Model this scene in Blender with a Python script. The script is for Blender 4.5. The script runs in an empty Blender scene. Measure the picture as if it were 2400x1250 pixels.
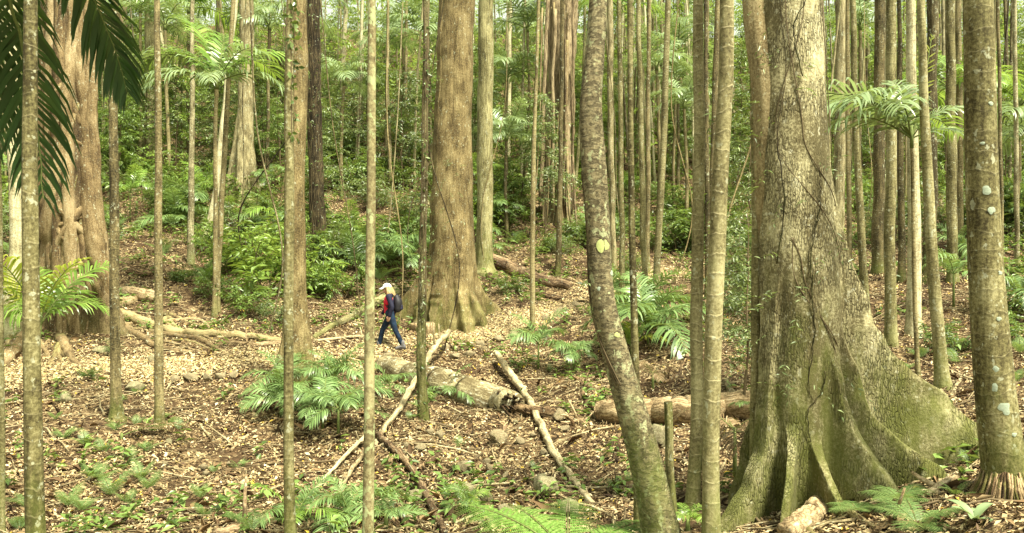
import bpy, math, random
import numpy as np
from mathutils import Vector, Matrix

# ------------------------------------------------------------------ camera, sky, sun, exposure
scene = bpy.context.scene
F = 1884.0                       # focal length in photo pixels (photo 2400 x 1250)
cam_d = bpy.data.cameras.new("camera")
cam_d.sensor_width = 36.0
cam_d.lens = 36.0 * F / 2400.0
cam_d.clip_start = 0.1
cam_d.clip_end = 1000.0
cam = bpy.data.objects.new("camera", cam_d)
scene.collection.objects.link(cam)
cam.location = (0, 0, 0)
cam.rotation_euler = (math.radians(90), 0, 0)
scene.camera = cam

SUN_EL, SUN_AZ = math.radians(60), math.radians(136)     # azimuth clockwise from +Y (behind the camera, to the right)
world = bpy.data.worlds.new("World")
scene.world = world
world.use_nodes = True
wt = world.node_tree
wt.nodes.clear()
sky = wt.nodes.new("ShaderNodeTexSky")
sky.sky_type = 'NISHITA'
sky.sun_disc = False
sky.sun_elevation = SUN_EL
sky.sun_rotation = SUN_AZ
hs = wt.nodes.new("ShaderNodeHueSaturation")
hs.inputs['Saturation'].default_value = 0.22
hs.inputs['Value'].default_value = 1.0
bg = wt.nodes.new("ShaderNodeBackground")
bg.inputs['Strength'].default_value = 0.088
wo = wt.nodes.new("ShaderNodeOutputWorld")
wt.links.new(sky.outputs[0], hs.inputs['Color'])
tint = wt.nodes.new("ShaderNodeMix")                      # daylight filtered through a green-gold canopy
tint.data_type = 'RGBA'; tint.blend_type = 'MULTIPLY'
tint.inputs[0].default_value = 1.0
tint.inputs[7].default_value = (0.98, 1.0, 0.745, 1)
wt.links.new(hs.outputs[0], tint.inputs[6])
wt.links.new(tint.outputs[2], bg.inputs['Color'])
wt.links.new(bg.outputs[0], wo.inputs['Surface'])

sun_d = bpy.data.lights.new("sun", 'SUN')
sun_d.energy = 4.1
sun_d.angle = math.radians(12)
sun_d.color = (1.0, 0.95, 0.76)
sun = bpy.data.objects.new("sun", sun_d)
scene.collection.objects.link(sun)
sdir = Vector((math.sin(SUN_AZ) * math.cos(SUN_EL), math.cos(SUN_AZ) * math.cos(SUN_EL), math.sin(SUN_EL)))
sun.rotation_euler = sdir.to_track_quat('Z', 'Y').to_euler()
sun.location = sdir * 50

scene.view_settings.view_transform = 'Standard'
scene.view_settings.look = 'None'
scene.view_settings.gamma = 1.0
scene.view_settings.exposure = 1.78
scene.cycles.max_bounces = 5
scene.cycles.diffuse_bounces = 2
scene.cycles.glossy_bounces = 2
scene.cycles.transmission_bounces = 3
scene.cycles.transparent_max_bounces = 4

rng = np.random.RandomState(7)
random.seed(7)
COL = scene.collection

# ------------------------------------------------------------------ mesh helpers
class MB:
    """collects arrays of vertices and faces and links them as ONE mesh object"""
    def __init__(self):
        self.v, self.f3, self.f4, self.bk, self.n = [], [], [], [], 0
        self.m3, self.m4 = [], []
    def add(self, V, f3=None, f4=None, bark=None, mat=0):
        V = np.asarray(V, float).reshape(-1, 3)
        if f3 is not None and len(f3):
            f3 = np.asarray(f3, int); self.f3.append(f3 + self.n); self.m3.append(np.full(len(f3), mat))
        if f4 is not None and len(f4):
            f4 = np.asarray(f4, int); self.f4.append(f4 + self.n); self.m4.append(np.full(len(f4), mat))
        self.v.append(V)
        self.bk.append(V if bark is None else np.asarray(bark, float))
        self.n += len(V)
        return self
    def mesh(self, name, mats, smooth=True):
        V = np.concatenate(self.v)
        f3 = np.concatenate(self.f3) if self.f3 else np.zeros((0, 3), int)
        f4 = np.concatenate(self.f4) if self.f4 else np.zeros((0, 4), int)
        mi = np.concatenate(self.m3 + self.m4) if (self.m3 or self.m4) else np.zeros(0, int)
        me = bpy.data.meshes.new(name)
        me.vertices.add(len(V))
        me.vertices.foreach_set("co", V.ravel())
        nl = f3.size + f4.size
        me.loops.add(nl)
        me.loops.foreach_set("vertex_index", np.concatenate([f3.ravel(), f4.ravel()]).astype(np.int32))
        npoly = len(f3) + len(f4)
        me.polygons.add(npoly)
        st = np.concatenate([np.arange(len(f3)) * 3, len(f3) * 3 + np.arange(len(f4)) * 4]).astype(np.int32)
        me.polygons.foreach_set("loop_start", st)
        if smooth:
            me.polygons.foreach_set("use_smooth", np.ones(npoly, bool))
        for m in (mats if isinstance(mats, (list, tuple)) else [mats]):
            me.materials.append(m)
        if mi.any():
            me.polygons.foreach_set("material_index", mi.astype(np.int32))
        a = me.attributes.new("bark", 'FLOAT_VECTOR', 'POINT')
        a.data.foreach_set("vector", np.concatenate(self.bk).ravel())
        me.update()
        me.validate()
        return me
    def build(self, name, mats, parent=None, smooth=True, loc=None):
        me = self.mesh(name, mats, smooth)
        return link(name, me, parent, loc)

def link(name, me, parent=None, loc=None, rot=None, scale=None):
    o = bpy.data.objects.new(name, me)
    COL.objects.link(o)
    if parent is not None: o.parent = parent
    if loc is not None: o.location = loc
    if rot is not None: o.rotation_euler = rot
    if scale is not None: o.scale = scale
    return o

def tag(o, label=None, cat=None, group=None, kind=None):
    if label: o["label"] = label
    if cat: o["category"] = cat
    if group: o["group"] = group
    if kind: o["kind"] = kind
    return o

def thing(name, label, cat, loc=(0, 0, 0), rotz=0.0, group=None):
    o = bpy.data.objects.new(name, None)
    COL.objects.link(o)
    o.empty_display_size = 0.2
    o.location = loc
    o.rotation_euler = (0, 0, rotz)
    return tag(o, label, cat, group)

def nrm(a):
    a = np.asarray(a, float)
    return a / np.maximum(np.linalg.norm(a, axis=-1, keepdims=True), 1e-9)

def hash2(ix, iy, s):
    h = np.sin(ix * 127.1 + iy * 311.7 + s * 74.7) * 43758.5453
    return h - np.floor(h)

def vnoise(x, y, s=0.0):
    ix, iy = np.floor(x), np.floor(y)
    fx, fy = x - ix, y - iy
    fx = fx * fx * (3 - 2 * fx); fy = fy * fy * (3 - 2 * fy)
    a = hash2(ix, iy, s); b = hash2(ix + 1, iy, s); c = hash2(ix, iy + 1, s); d = hash2(ix + 1, iy + 1, s)
    return (a * (1 - fx) + b * fx) * (1 - fy) + (c * (1 - fx) + d * fx) * fy - 0.5

def smooth_path(P, n):
    """resample a polyline with Catmull-Rom; P is (k, m)"""
    P = np.asarray(P, float)
    k = len(P)
    if k == 2:
        t = np.linspace(0, 1, n)[:, None]
        return P[0] * (1 - t) + P[1] * t
    Q = np.vstack([2 * P[0] - P[1], P, 2 * P[-1] - P[-2]])
    t = np.linspace(0, k - 1 - 1e-6, n)
    i = t.astype(int); u = (t - i)[:, None]
    a, b, c, d = Q[i], Q[i + 1], Q[i + 2], Q[i + 3]
    return 0.5 * ((2 * b) + (-a + c) * u + (2 * a - 5 * b + 4 * c - d) * u ** 2 + (-a + 3 * b - 3 * c + d) * u ** 3)

def grid_faces(n, k, wrap=True):
    i = np.arange(n - 1)[:, None]
    j = np.arange(k if wrap else k - 1)[None, :]
    j2 = (j + 1) % k
    return np.stack([i * k + j, i * k + j2, (i + 1) * k + j2, (i + 1) * k + j], -1).reshape(-1, 4)

def tube(mb, P, R, k=10, rough=0.0, seed=0.0, mat=0, cap=True, flat=1.0):
    """tube along any path with parallel transport frames"""
    P = np.asarray(P, float); n = len(P)
    R = np.broadcast_to(np.asarray(R, float), (n,))
    T = nrm(np.gradient(P, axis=0))
    up = np.array([0, 0, 1.0]) if abs(T[0][2]) < 0.9 else np.array([1.0, 0, 0])
    A = np.zeros((n, 3)); a = nrm(np.cross(T[0], up))
    for i in range(n):
        a = nrm(a - T[i] * np.dot(a, T[i])); A[i] = a
    B = np.cross(T, A)
    th = np.linspace(0, 2 * math.pi, k, endpoint=False)
    L = np.concatenate([[0], np.cumsum(np.linalg.norm(np.diff(P, axis=0), axis=1))])
    rr = R[:, None] * np.ones((n, k))
    if rough:
        rr = rr * (1 + rough * 2 * (vnoise(np.cos(th)[None, :] * 1.6 + 5 + L[:, None] * 1.1 / max(R.max(), .02) * .25, np.sin(th)[None, :] * 1.6 + L[:, None] * 2.3 + 3, seed)
                                    + .6 * vnoise(np.cos(th)[None, :] * 3.6 + 9, np.sin(th)[None, :] * 3.6 + L[:, None] * 7, seed + 3)))
    V = P[:, None, :] + rr[..., None] * (np.cos(th)[None, :, None] * A[:, None, :] + flat * np.sin(th)[None, :, None] * B[:, None, :])
    bark = np.stack([np.cos(th)[None, :] * R[:, None], np.sin(th)[None, :] * R[:, None], np.repeat(L[:, None], k, 1)], -1)
    V = V.reshape(-1, 3); bark = bark.reshape(-1, 3)
    f4 = grid_faces(n, k)
    f3 = None
    if cap:
        V = np.vstack([V, P[0], P[-1]]); bark = np.vstack([bark, [0, 0, 0], [0, 0, L[-1]]])
        j = np.arange(k); c0, c1 = n * k, n * k + 1
        f3 = np.vstack([np.stack([np.full(k, c0), (j + 1) % k, j], 1), np.stack([np.full(k, c1), (n - 1) * k + j, (n - 1) * k + (j + 1) % k], 1)])
    mb.add(V, f3, f4, bark, mat)
    return mb

def pole(mb, C, R, th=None, rfun=None, seed=0.0, rough=0.03, mat=0):
    """upright trunk: horizontal rings at centres C (n,3) with radii R (n,); rfun(th, z, R) may return (n,k) radii"""
    C = np.asarray(C, float); n = len(C)
    if th is None: th = np.linspace(0, 2 * math.pi, 20, endpoint=False)
    k = len(th)
    R = np.asarray(R, float)
    rr = R[:, None] * np.ones((n, k))
    z = C[:, 2]
    if rough:
        rr = rr * (1 + 2 * rough * (vnoise(np.cos(th)[None, :] * 1.3 + 7 + z[:, None] * .5, np.sin(th)[None, :] * 1.3 + z[:, None] * .9 + 3, seed)
                                    + .5 * vnoise(np.cos(th)[None, :] * 4 + 7, np.sin(th)[None, :] * 4 + z[:, None] * 3, seed + 5)))
    if rfun is not None: rr = rfun(th, z, rr)
    V = np.stack([C[:, 0, None] + rr * np.cos(th), C[:, 1, None] + rr * np.sin(th), np.repeat(z[:, None], k, 1)], -1).reshape(-1, 3)
    bark = V - C[0] * np.array([1, 1, 0])
    mb.add(V, None, grid_faces(n, k), bark, mat)
    return mb

def blob(mb, c, r, rot=None, seg=14, rings=9, rough=0.0, seed=0.0, mat=0):
    th = np.linspace(0, 2 * math.pi, seg, endpoint=False)
    ph = np.linspace(0.02, math.pi - 0.02, rings)
    N = np.stack([np.sin(ph)[:, None] * np.cos(th), np.sin(ph)[:, None] * np.sin(th), np.repeat(np.cos(ph)[:, None], seg, 1)], -1).reshape(-1, 3)
    s = np.ones(len(N))
    if rough:
        s = 1 + rough * 2 * (vnoise(N[:, 0] * 1.7 + N[:, 2] * 1.1 + 4, N[:, 1] * 1.7 - N[:, 2] * .8 + 9, seed) + .5 * vnoise(N[:, 0] * 4 + N[:, 2] * 3, N[:, 1] * 4 + N[:, 2] * 2, seed + 2))
    V = N * s[:, None] * np.asarray(r)
    if rot is not None: V = V @ np.array(rot.to_3x3()).T
    mb.add(V + np.asarray(c), None, grid_faces(rings, seg)[:, ::-1], None, mat)
    return mb

# ------------------------------------------------------------------ materials
def new_mat(name):
    m = bpy.data.materials.new(name); m.use_nodes = True
    nt = m.node_tree; nt.nodes.clear()
    out = nt.nodes.new("ShaderNodeOutputMaterial")
    return m, nt, out

class NT:
    def __init__(self, nt): self.nt = nt
    def n(self, t, **kw):
        nd = self.nt.nodes.new(t)
        for k, v in kw.items(): setattr(nd, k, v)
        return nd
    def l(self, a, b): self.nt.links.new(a, b)
    def math(self, op, a, b=None, c=None, clamp=False):
        nd = self.n("ShaderNodeMath", operation=op, use_clamp=clamp)
        for i, v in enumerate((a, b, c)):
            if v is None: continue
            if isinstance(v, (int, float)): nd.inputs[i].default_value = v
            else: self.l(v, nd.inputs[i])
        return nd.outputs[0]
    def mix(self, fac, a, b, mode='MIX'):
        nd = self.n("ShaderNodeMix", data_type='RGBA', blend_type=mode)
        for i, v in ((0, fac), (6, a), (7, b)):
            if isinstance(v, (int, float)): nd.inputs[i].default_value = v
            elif isinstance(v, tuple): nd.inputs[i].default_value = (*v, 1)
            else: self.l(v, nd.inputs[i])
        return nd.outputs[2]
    def noise(self, vec, scale, detail=4, rough=.55, dim='3D'):
        nd = self.n("ShaderNodeTexNoise", noise_dimensions=dim)
        nd.inputs['Scale'].default_value = scale; nd.inputs['Detail'].default_value = detail; nd.inputs['Roughness'].default_value = rough
        if vec is not None: self.l(vec, nd.inputs['Vector'])
        return nd.outputs['Fac']
    def vor(self, vec, scale, feature='F1', out='Distance', rnd=1.0):
        nd = self.n("ShaderNodeTexVoronoi", feature=feature)
        nd.inputs['Scale'].default_value = scale; nd.inputs['Randomness'].default_value = rnd
        self.l(vec, nd.inputs['Vector'])
        return nd.outputs[out]
    def ramp(self, fac, stops, interp='LINEAR'):
        nd = self.n("ShaderNodeValToRGB"); cr = nd.color_ramp; cr.interpolation = interp
        while len(cr.elements) < len(stops): cr.elements.new(0.5)
        for e, (p, c) in zip(cr.elements, stops):
            e.position = p; e.color = (*c, 1) if isinstance(c, tuple) else (c, c, c, 1)
        self.l(fac, nd.inputs[0])
        return nd.outputs[0]
    def mapping(self, vec, scale=(1, 1, 1), loc=None):
        nd = self.n("ShaderNodeMapping"); nd.inputs['Scale'].default_value = scale
        self.l(vec, nd.inputs['Vector'])
        if loc is not None: self.l(loc, nd.inputs['Location'])
        return nd.outputs[0]

def smoothstep(N, v, a, b):
    nd = N.n("ShaderNodeMapRange", interpolation_type='SMOOTHSTEP')
    nd.inputs['From Min'].default_value = a; nd.inputs['From Max'].default_value = b
    N.l(v, nd.inputs['Value'])
    return nd.outputs[0]

def bark_mat(name, dark, mid, light, rings=None, lichen=0.3, lichen_col=(.42, .43, .30), moss=0.5, moss_h=0.9, moss_col=(.10, .13, .02), fiber=1.0, plates=0.0, flakes=0.0, cracks=0.0, moss_k=.3, ring_str=.5, bump=0.6, blotch=1.0):
    m, nt, out = new_mat(name); N = NT(nt)
    at = N.n("ShaderNodeAttribute", attribute_name="bark")
    oi = N.n("ShaderNodeObjectInfo")
    off = N.n("ShaderNodeCombineXYZ")
    r50 = N.math('MULTIPLY', oi.outputs['Random'], 57.0)
    N.l(r50, off.inputs[0]); N.l(N.math('MULTIPLY', r50, 1.7), off.inputs[1])
    vo = N.n("ShaderNodeVectorMath", operation='ADD'); N.l(at.outputs['Vector'], vo.inputs[0]); N.l(off.outputs[0], vo.inputs[1])
    vec = vo.outputs[0]
    fib = N.noise(N.mapping(vec, (14, 14, 1.6)), 1.6, 6, .62)
    big = N.noise(N.mapping(vec, (1, 1, .5)), 2.6, 5, .6)
    grain = N.noise(vec, 34, 6, .75)
    fac = N.math('ADD', N.math('MULTIPLY', fib, .42 * fiber), N.math('ADD', N.math('MULTIPLY', big, .5 * blotch), N.math('MULTIPLY', grain, .6)))
    fac = N.math('MULTIPLY_ADD', oi.outputs['Random'], .16, N.math('SUBTRACT', fac, .08 + .21 * (fiber + blotch - 2) + .26))
    col = N.ramp(fac, [(.37, dark), (.5, mid), (.64, light)])
    h = N.math('ADD', N.math('MULTIPLY', fib, .6 * fiber), N.math('MULTIPLY', grain, .4))
    if plates:
        cn = N.noise(N.mapping(vec, (26, 26, 2.6)), 1.0, 4, .6)
        pe = smoothstep(N, cn, .36, .47)
        inv = N.math('SUBTRACT', 1.0, pe)
        col = N.mix(N.math('MULTIPLY', inv, plates), col, tuple(c * .55 for c in dark))
        h = N.math('ADD', h, N.math('MULTIPLY', pe, .9 * plates))
    if cracks:
        dn = N.n("ShaderNodeTexNoise"); dn.inputs['Scale'].default_value = 9; dn.inputs['Detail'].default_value = 4; N.l(vec, dn.inputs['Vector'])
        dv_ = N.n("ShaderNodeVectorMath", operation='MULTIPLY_ADD'); N.l(dn.outputs['Color'], dv_.inputs[0]); dv_.inputs[1].default_value = (.05, .05, .05); N.l(vec, dv_.inputs[2])
        ce = smoothstep(N, N.vor(N.mapping(dv_.outputs[0], (1, 1, .17)), 40, 'DISTANCE_TO_EDGE'), .0, .13)
        ci = N.math('MULTIPLY', N.math('SUBTRACT', 1.0, ce), smoothstep(N, N.noise(vec, 2.3, 3), .38, .58))
        col = N.mix(N.math('MULTIPLY', ci, cracks), col, tuple(c * .6 for c in dark))
        h = N.math('SUBTRACT', h, N.math('MULTIPLY', ci, .7 * cracks))
    if flakes:
        fn = N.noise(N.mapping(vec, (1, 1, 2.4)), 13, 5, .62)
        fe = smoothstep(N, fn, .5, .53)
        col = N.mix(N.math('MULTIPLY', fe, flakes), col, tuple(c * .8 for c in dark))
        lip = N.math('MULTIPLY', smoothstep(N, fn, .455, .5), N.math('SUBTRACT', 1.0, fe))
        col = N.mix(N.math('MULTIPLY', lip, .55), col, light)
        h = N.math('SUBTRACT', h, N.math('MULTIPLY', fe, .8))
    if rings:
        sx = N.n("ShaderNodeSeparateXYZ"); N.l(at.outputs['Vector'], sx.inputs[0])
        wob = N.noise(N.mapping(vec, (3, 3, 1.1)), 1.3, 3)
        zz = N.math('ADD', N.math('DIVIDE', sx.outputs[2], rings), N.math('MULTIPLY', wob, 1.15))
        fr = N.math('FRACT', zz)
        line = N.math('SUBTRACT', 1.0, smoothstep(N, fr, .02, .085))
        under = N.math('MULTIPLY', smoothstep(N, fr, .8, .985), .45)
        brk = N.ramp(N.noise(N.mapping(vec, (9, 9, 2)), 1.4, 3), [(.36, 0.15), (.6, 1.0)])
        line = N.math('MULTIPLY', line, brk)
        col = N.mix(N.math('MULTIPLY', under, .7), col, tuple(c * .55 for c in dark))
        col = N.mix(N.math('MULTIPLY', line, ring_str), col, (.42, .37, .22))
        h = N.math('ADD', h, N.math('MULTIPLY', line, .9 * ring_str))
    if lichen:
        nl = N.noise(N.mapping(vec, (1, 1, .8)), 15, 4, .6)
        nl2 = N.noise(vec, 3.1, 2)
        lm = N.math('MULTIPLY', smoothstep(N, nl, .64 - .12 * lichen, .68 - .1 * lichen), smoothstep(N, nl2, .4, .56))
        col = N.mix(N.math('MULTIPLY', lm, min(1, .55 + .3 * lichen)), col, lichen_col)
        vs = N.vor(vec, 16.0)
        spot = N.math('MULTIPLY', N.math('SUBTRACT', 1.0, smoothstep(N, vs, .13, .24)), N.math('MULTIPLY', smoothstep(N, N.noise(vec, 1.7, 1), .5, .6), lichen))
        col = N.mix(spot, col, tuple(min(1, c * 1.25) for c in lichen_col))
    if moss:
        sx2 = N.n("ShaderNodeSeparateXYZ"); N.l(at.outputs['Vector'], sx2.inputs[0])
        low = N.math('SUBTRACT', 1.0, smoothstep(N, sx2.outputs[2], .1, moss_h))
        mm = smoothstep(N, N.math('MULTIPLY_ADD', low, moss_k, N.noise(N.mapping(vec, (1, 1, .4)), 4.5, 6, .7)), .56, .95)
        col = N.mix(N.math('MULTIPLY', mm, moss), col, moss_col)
    b = N.n("ShaderNodeBsdfPrincipled")
    N.l(col, b.inputs['Base Color']); b.inputs['Roughness'].default_value = .85
    b.inputs['Specular IOR Level'].default_value = .2
    bp = N.n("ShaderNodeBump"); bp.inputs['Strength'].default_value = bump; bp.inputs['Distance'].default_value = .03
    N.l(h, bp.inputs['Height']); N.l(bp.outputs[0], b.inputs['Normal'])
    N.l(b.outputs[0], out.inputs[0])
    return m

def leaf_mat(name, stops, rough=.36, spec=.55, trans=.3, obj_var=.25):
    m, nt, out = new_mat(name); N = NT(nt)
    g = N.n("ShaderNodeNewGeometry"); oi = N.n("ShaderNodeObjectInfo")
    f = N.math('ADD', N.math('MULTIPLY', g.outputs['Random Per Island'], 1.0 - obj_var), N.math('MULTIPLY', oi.outputs['Random'], obj_var))
    col = N.ramp(f, stops)
    b = N.n("ShaderNodeBsdfPrincipled")
    N.l(col, b.inputs['Base Color']); b.inputs['Roughness'].default_value = rough; b.inputs['Specular IOR Level'].default_value = spec
    if trans:
        t = N.n("ShaderNodeBsdfTranslucent")
        N.l(N.mix(.5, col, (.30, .38, .04), 'MIX'), t.inputs['Color'])
        mx = N.n("ShaderNodeMixShader"); mx.inputs[0].default_value = trans
        N.l(b.outputs[0], mx.inputs[1]); N.l(t.outputs[0], mx.inputs[2]); N.l(mx.outputs[0], out.inputs[0])
    else:
        N.l(b.outputs[0], out.inputs[0])
    return m

def plain_mat(name, col, rough=.8, var=.25, scale=30, spec=.3, bump=.3):
    m, nt, out = new_mat(name); N = NT(nt)
    tc = N.n("ShaderNodeTexCoord")
    nz = N.noise(tc.outputs['Object'], scale, 5, .6)
    c = N.ramp(nz, [(.3, tuple(x * (1 - var) for x in col)), (.7, tuple(min(1, x * (1 + var)) for x in col))])
    b = N.n("ShaderNodeBsdfPrincipled"); N.l(c, b.inputs['Base Color'])
    b.inputs['Roughness'].default_value = rough; b.inputs['Specular IOR Level'].default_value = spec
    if bump:
        bp = N.n("ShaderNodeBump"); bp.inputs['Strength'].default_value = bump; bp.inputs['Distance'].default_value = .01
        N.l(nz, bp.inputs['Height']); N.l(bp.outputs[0], b.inputs['Normal'])
    N.l(b.outputs[0], out.inputs[0])
    return m

def ground_mat(name, pale):
    m, nt, out = new_mat(name); N = NT(nt)
    g = N.n("ShaderNodeNewGeometry")
    pos = g.outputs['Position']
    w = N.n("ShaderNodeTexNoise"); w.inputs['Scale'].default_value = 5; w.inputs['Detail'].default_value = 3; N.l(pos, w.inputs['Vector'])
    wv = N.n("ShaderNodeVectorMath", operation='MULTIPLY_ADD'); N.l(w.outputs['Color'], wv.inputs[0]); wv.inputs[1].default_value = (.25, .25, .25); N.l(pos, wv.inputs[2])
    cell = N.n("ShaderNodeTexVoronoi"); cell.inputs['Scale'].default_value = 13; N.l(N.mapping(wv.outputs[0], (1, 1, .6)), cell.inputs['Vector'])
    sc = N.n("ShaderNodeSeparateColor"); N.l(cell.outputs['Color'], sc.inputs[0])
    cell2 = N.n("ShaderNodeTexVoronoi"); cell2.inputs['Scale'].default_value = 27; N.l(wv.outputs[0], cell2.inputs['Vector'])
    sc2 = N.n("ShaderNodeSeparateColor"); N.l(cell2.outputs['Color'], sc2.inputs[0])
    f = N.math('ADD', N.math('MULTIPLY', sc.outputs[0], .6), N.math('MULTIPLY', sc2.outputs[0], .4))
    litter = N.ramp(f, [(.15, (.018, .011, .005)), (.4, (.06, .038, .018)), (.6, (.15, .10, .05)), (.78, (.29, .21, .105)), (.95, (.48, .38, .21))])
    soil = N.ramp(N.noise(pos, 9, 6, .65), [(.35, (.022, .013, .006)), (.65, (.085, .05, .025))])
    big = N.noise(pos, .8, 5, .6)
    lf = smoothstep(N, big, .36 - pale, .56 - pale)
    col = N.mix(lf, soil, litter)
    b = N.n("ShaderNodeBsdfPrincipled"); N.l(col, b.inputs['Base Color']); b.inputs['Roughness'].default_value = .9
    b.inputs['Specular IOR Level'].default_value = .15
    bp = N.n("ShaderNodeBump"); bp.inputs['Strength'].default_value = .8; bp.inputs['Distance'].default_value = .05
    N.l(N.math('ADD', f, N.noise(pos, 20, 4)), bp.inputs['Height']); N.l(bp.outputs[0], b.inputs['Normal'])
    N.l(b.outputs[0], out.inputs[0])
    return m

M = {}
M['palm'] = bark_mat('palm_bark', (0.043, 0.034, 0.013), (0.154, 0.134, 0.056), (0.338, 0.306, 0.156), rings=.19, ring_str=.22, lichen=.45, moss=.5, moss_h=1.6, fiber=.8, bump=.4)
M['ringed'] = bark_mat('ringed_palm_bark', (0.065, 0.052, 0.022), (0.200, 0.174, 0.081), (0.367, 0.332, 0.175), rings=.19, ring_str=.5, lichen=.25, moss=.5, moss_h=1.6, fiber=.5, bump=.4)
M['lichen_palm'] = bark_mat('lichen_palm_bark', (0.055, 0.037, 0.018), (0.177, 0.146, 0.069), (0.347, 0.312, 0.161), rings=.3, ring_str=.15, lichen=1.0, lichen_col=(.34, .38, .19), moss=.3, fiber=.6, bump=.35)
M['dark_palm'] = bark_mat('dark_palm_bark', (0.030, 0.024, 0.010), (0.129, 0.103, 0.046), (0.297, 0.245, 0.120), rings=.17, ring_str=.2, lichen=.4, moss=.6, moss_h=1.0, fiber=.8)
M['pale'] = bark_mat('pale_bark', (0.075, 0.062, 0.030), (0.285, 0.248, 0.138), (0.571, 0.525, 0.332), rings=.3, ring_str=.12, lichen=.5, lichen_col=(.5, .52, .36), moss=.5, moss_h=1.0, fiber=.7, bump=.4)
M['grey'] = bark_mat('grey_bark', (0.045, 0.035, 0.015), (0.160, 0.132, 0.064), (0.357, 0.306, 0.168), lichen=.5, moss=.5, moss_h=1.5, fiber=1.2, bump=.7)
M['brown'] = bark_mat('brown_bark', (.055, .038, .014), (.20, .15, .066), (.38, .31, .155), lichen=.25, moss=.4, moss_h=1.8, fiber=.7, plates=.15, cracks=.25, bump=.9)
M['dark'] = bark_mat('dark_fibrous_bark', (0.013, 0.009, 0.004), (0.060, 0.044, 0.021), (0.184, 0.143, 0.071), lichen=.1, moss=.3, moss_h=1.5, fiber=1.6, plates=.5, bump=1.0)
M['red'] = bark_mat('red_bark', (.045, .028, .014), (.17, .122, .066), (.34, .265, .155), lichen=.1, moss=.3, fiber=1.6, plates=.5, bump=1.0)
M['flaky'] = bark_mat('flaky_bark', (.055, .043, .022), (.175, .142, .075), (.33, .29, .165), lichen=.75, lichen_col=(.38, .40, .22), moss=.6, moss_h=2.4, fiber=.5, flakes=.6, bump=.9)
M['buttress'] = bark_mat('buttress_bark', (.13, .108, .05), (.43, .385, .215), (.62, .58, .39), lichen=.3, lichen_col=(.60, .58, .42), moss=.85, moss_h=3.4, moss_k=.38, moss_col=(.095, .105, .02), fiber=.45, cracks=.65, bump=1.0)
M['buttress_stem'] = bark_mat('fused_stem_bark', (.06, .043, .018), (.20, .15, .07), (.36, .295, .155), lichen=.3, moss=.5, moss_h=2.0, fiber=.6, cracks=.3, bump=.9)
M['fig'] = bark_mat('fig_bark', (.018, .011, .005), (.085, .058, .027), (.24, .18, .095), lichen=.2, moss=.2, fiber=.6, cracks=.3, bump=.9)
M['fig_root'] = bark_mat('fig_root_bark', (.055, .035, .016), (.18, .128, .06), (.36, .28, .155), lichen=.3, moss=.3, moss_h=.7, fiber=.6, bump=.6)
M['mossy'] = bark_mat('mossy_bark', (0.035, 0.030, 0.011), (0.147, 0.129, 0.055), (0.332, 0.302, 0.149), lichen=.4, moss=.65, moss_h=3.0, moss_col=(.12, .13, .03), fiber=1.2, bump=.9)
M['deadwood'] = bark_mat('dead_wood', (.12, .08, .038), (.42, .31, .17), (.66, .55, .36), lichen=.15, moss=0, fiber=1.2, plates=.25, bump=.9)
M['stick'] = bark_mat('bleached_stick', (.08, .06, .03), (.27, .215, .115), (.52, .45, .28), lichen=.4, moss=0, fiber=1.2, bump=.6)
M['log'] = bark_mat('lichen_log_bark', (.11, .085, .04), (.36, .31, .17), (.56, .51, .33), lichen=.7, lichen_col=(.58, .57, .42), moss=0, fiber=.8, cracks=.3, bump=.9)
M['rotten'] = bark_mat('rotten_wood', (0.025, 0.015, 0.007), (0.112, 0.070, 0.034), (0.306, 0.214, 0.112), lichen=.1, moss=0, fiber=1.8, plates=.4, bump=1.0)
M['redlog'] = bark_mat('red_log_bark', (0.050, 0.030, 0.016), (0.192, 0.128, 0.068), (0.408, 0.296, 0.173), lichen=.3, moss=0, fiber=1.5, plates=.4, bump=1.0)
M['ground'] = ground_mat('forest_floor', 0.0)
M['path'] = ground_mat('path_litter', 0.2)
M['litter'] = leaf_mat('dry_leaves', [(0, (.03, .017, .008)), (.2, (.10, .06, .028)), (.42, (.23, .155, .076)), (.64, (.37, .275, .14)), (.86, (.48, .385, .21)), (.95, (.56, .47, .28)), (.975, (.66, .58, .38)), (.985, (.62, .45, .07)), (1, (.55, .38, .04))], rough=.65, spec=.25, trans=0, obj_var=0)
M['path_leaves'] = leaf_mat('pale_path_leaves', [(0, (.07, .042, .02)), (.25, (.20, .135, .065)), (.5, (.38, .285, .14)), (.75, (.52, .415, .22)), (.93, (.64, .55, .33)), (1, (.58, .42, .08))], rough=.65, spec=.25, trans=0, obj_var=0)
M['leaf_dark'] = leaf_mat('dark_leaves', [(0, (0.013, 0.023, 0.006)), (.5, (0.078, 0.130, 0.029)), (.85, (0.143, 0.215, 0.052)), (1, (0.286, 0.364, 0.130))])
M['leaf_mid'] = leaf_mat('mid_leaves', [(0, (0.021, 0.038, 0.008)), (.5, (0.124, 0.202, 0.044)), (.85, (0.221, 0.325, 0.085)), (1, (0.377, 0.468, 0.169))])
M['leaf_fresh'] = leaf_mat('fresh_leaves', [(0, (0.035, 0.059, 0.009)), (.5, (0.182, 0.286, 0.052)), (.85, (0.312, 0.429, 0.104)), (1, (0.468, 0.572, 0.195))], trans=.42)
M['leaf_grey'] = leaf_mat('greyish_leaves', [(0, (0.026, 0.040, 0.015)), (.5, (0.143, 0.195, 0.075)), (.85, (0.260, 0.319, 0.143)), (1, (0.429, 0.494, 0.260))], rough=.35)
M['frond'] = leaf_mat('palm_frond_leaf', [(0, (0.035, 0.064, 0.018)), (.5, (0.150, 0.247, 0.075)), (1, (0.260, 0.377, 0.143))], rough=.38, spec=.6, trans=.3)
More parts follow.
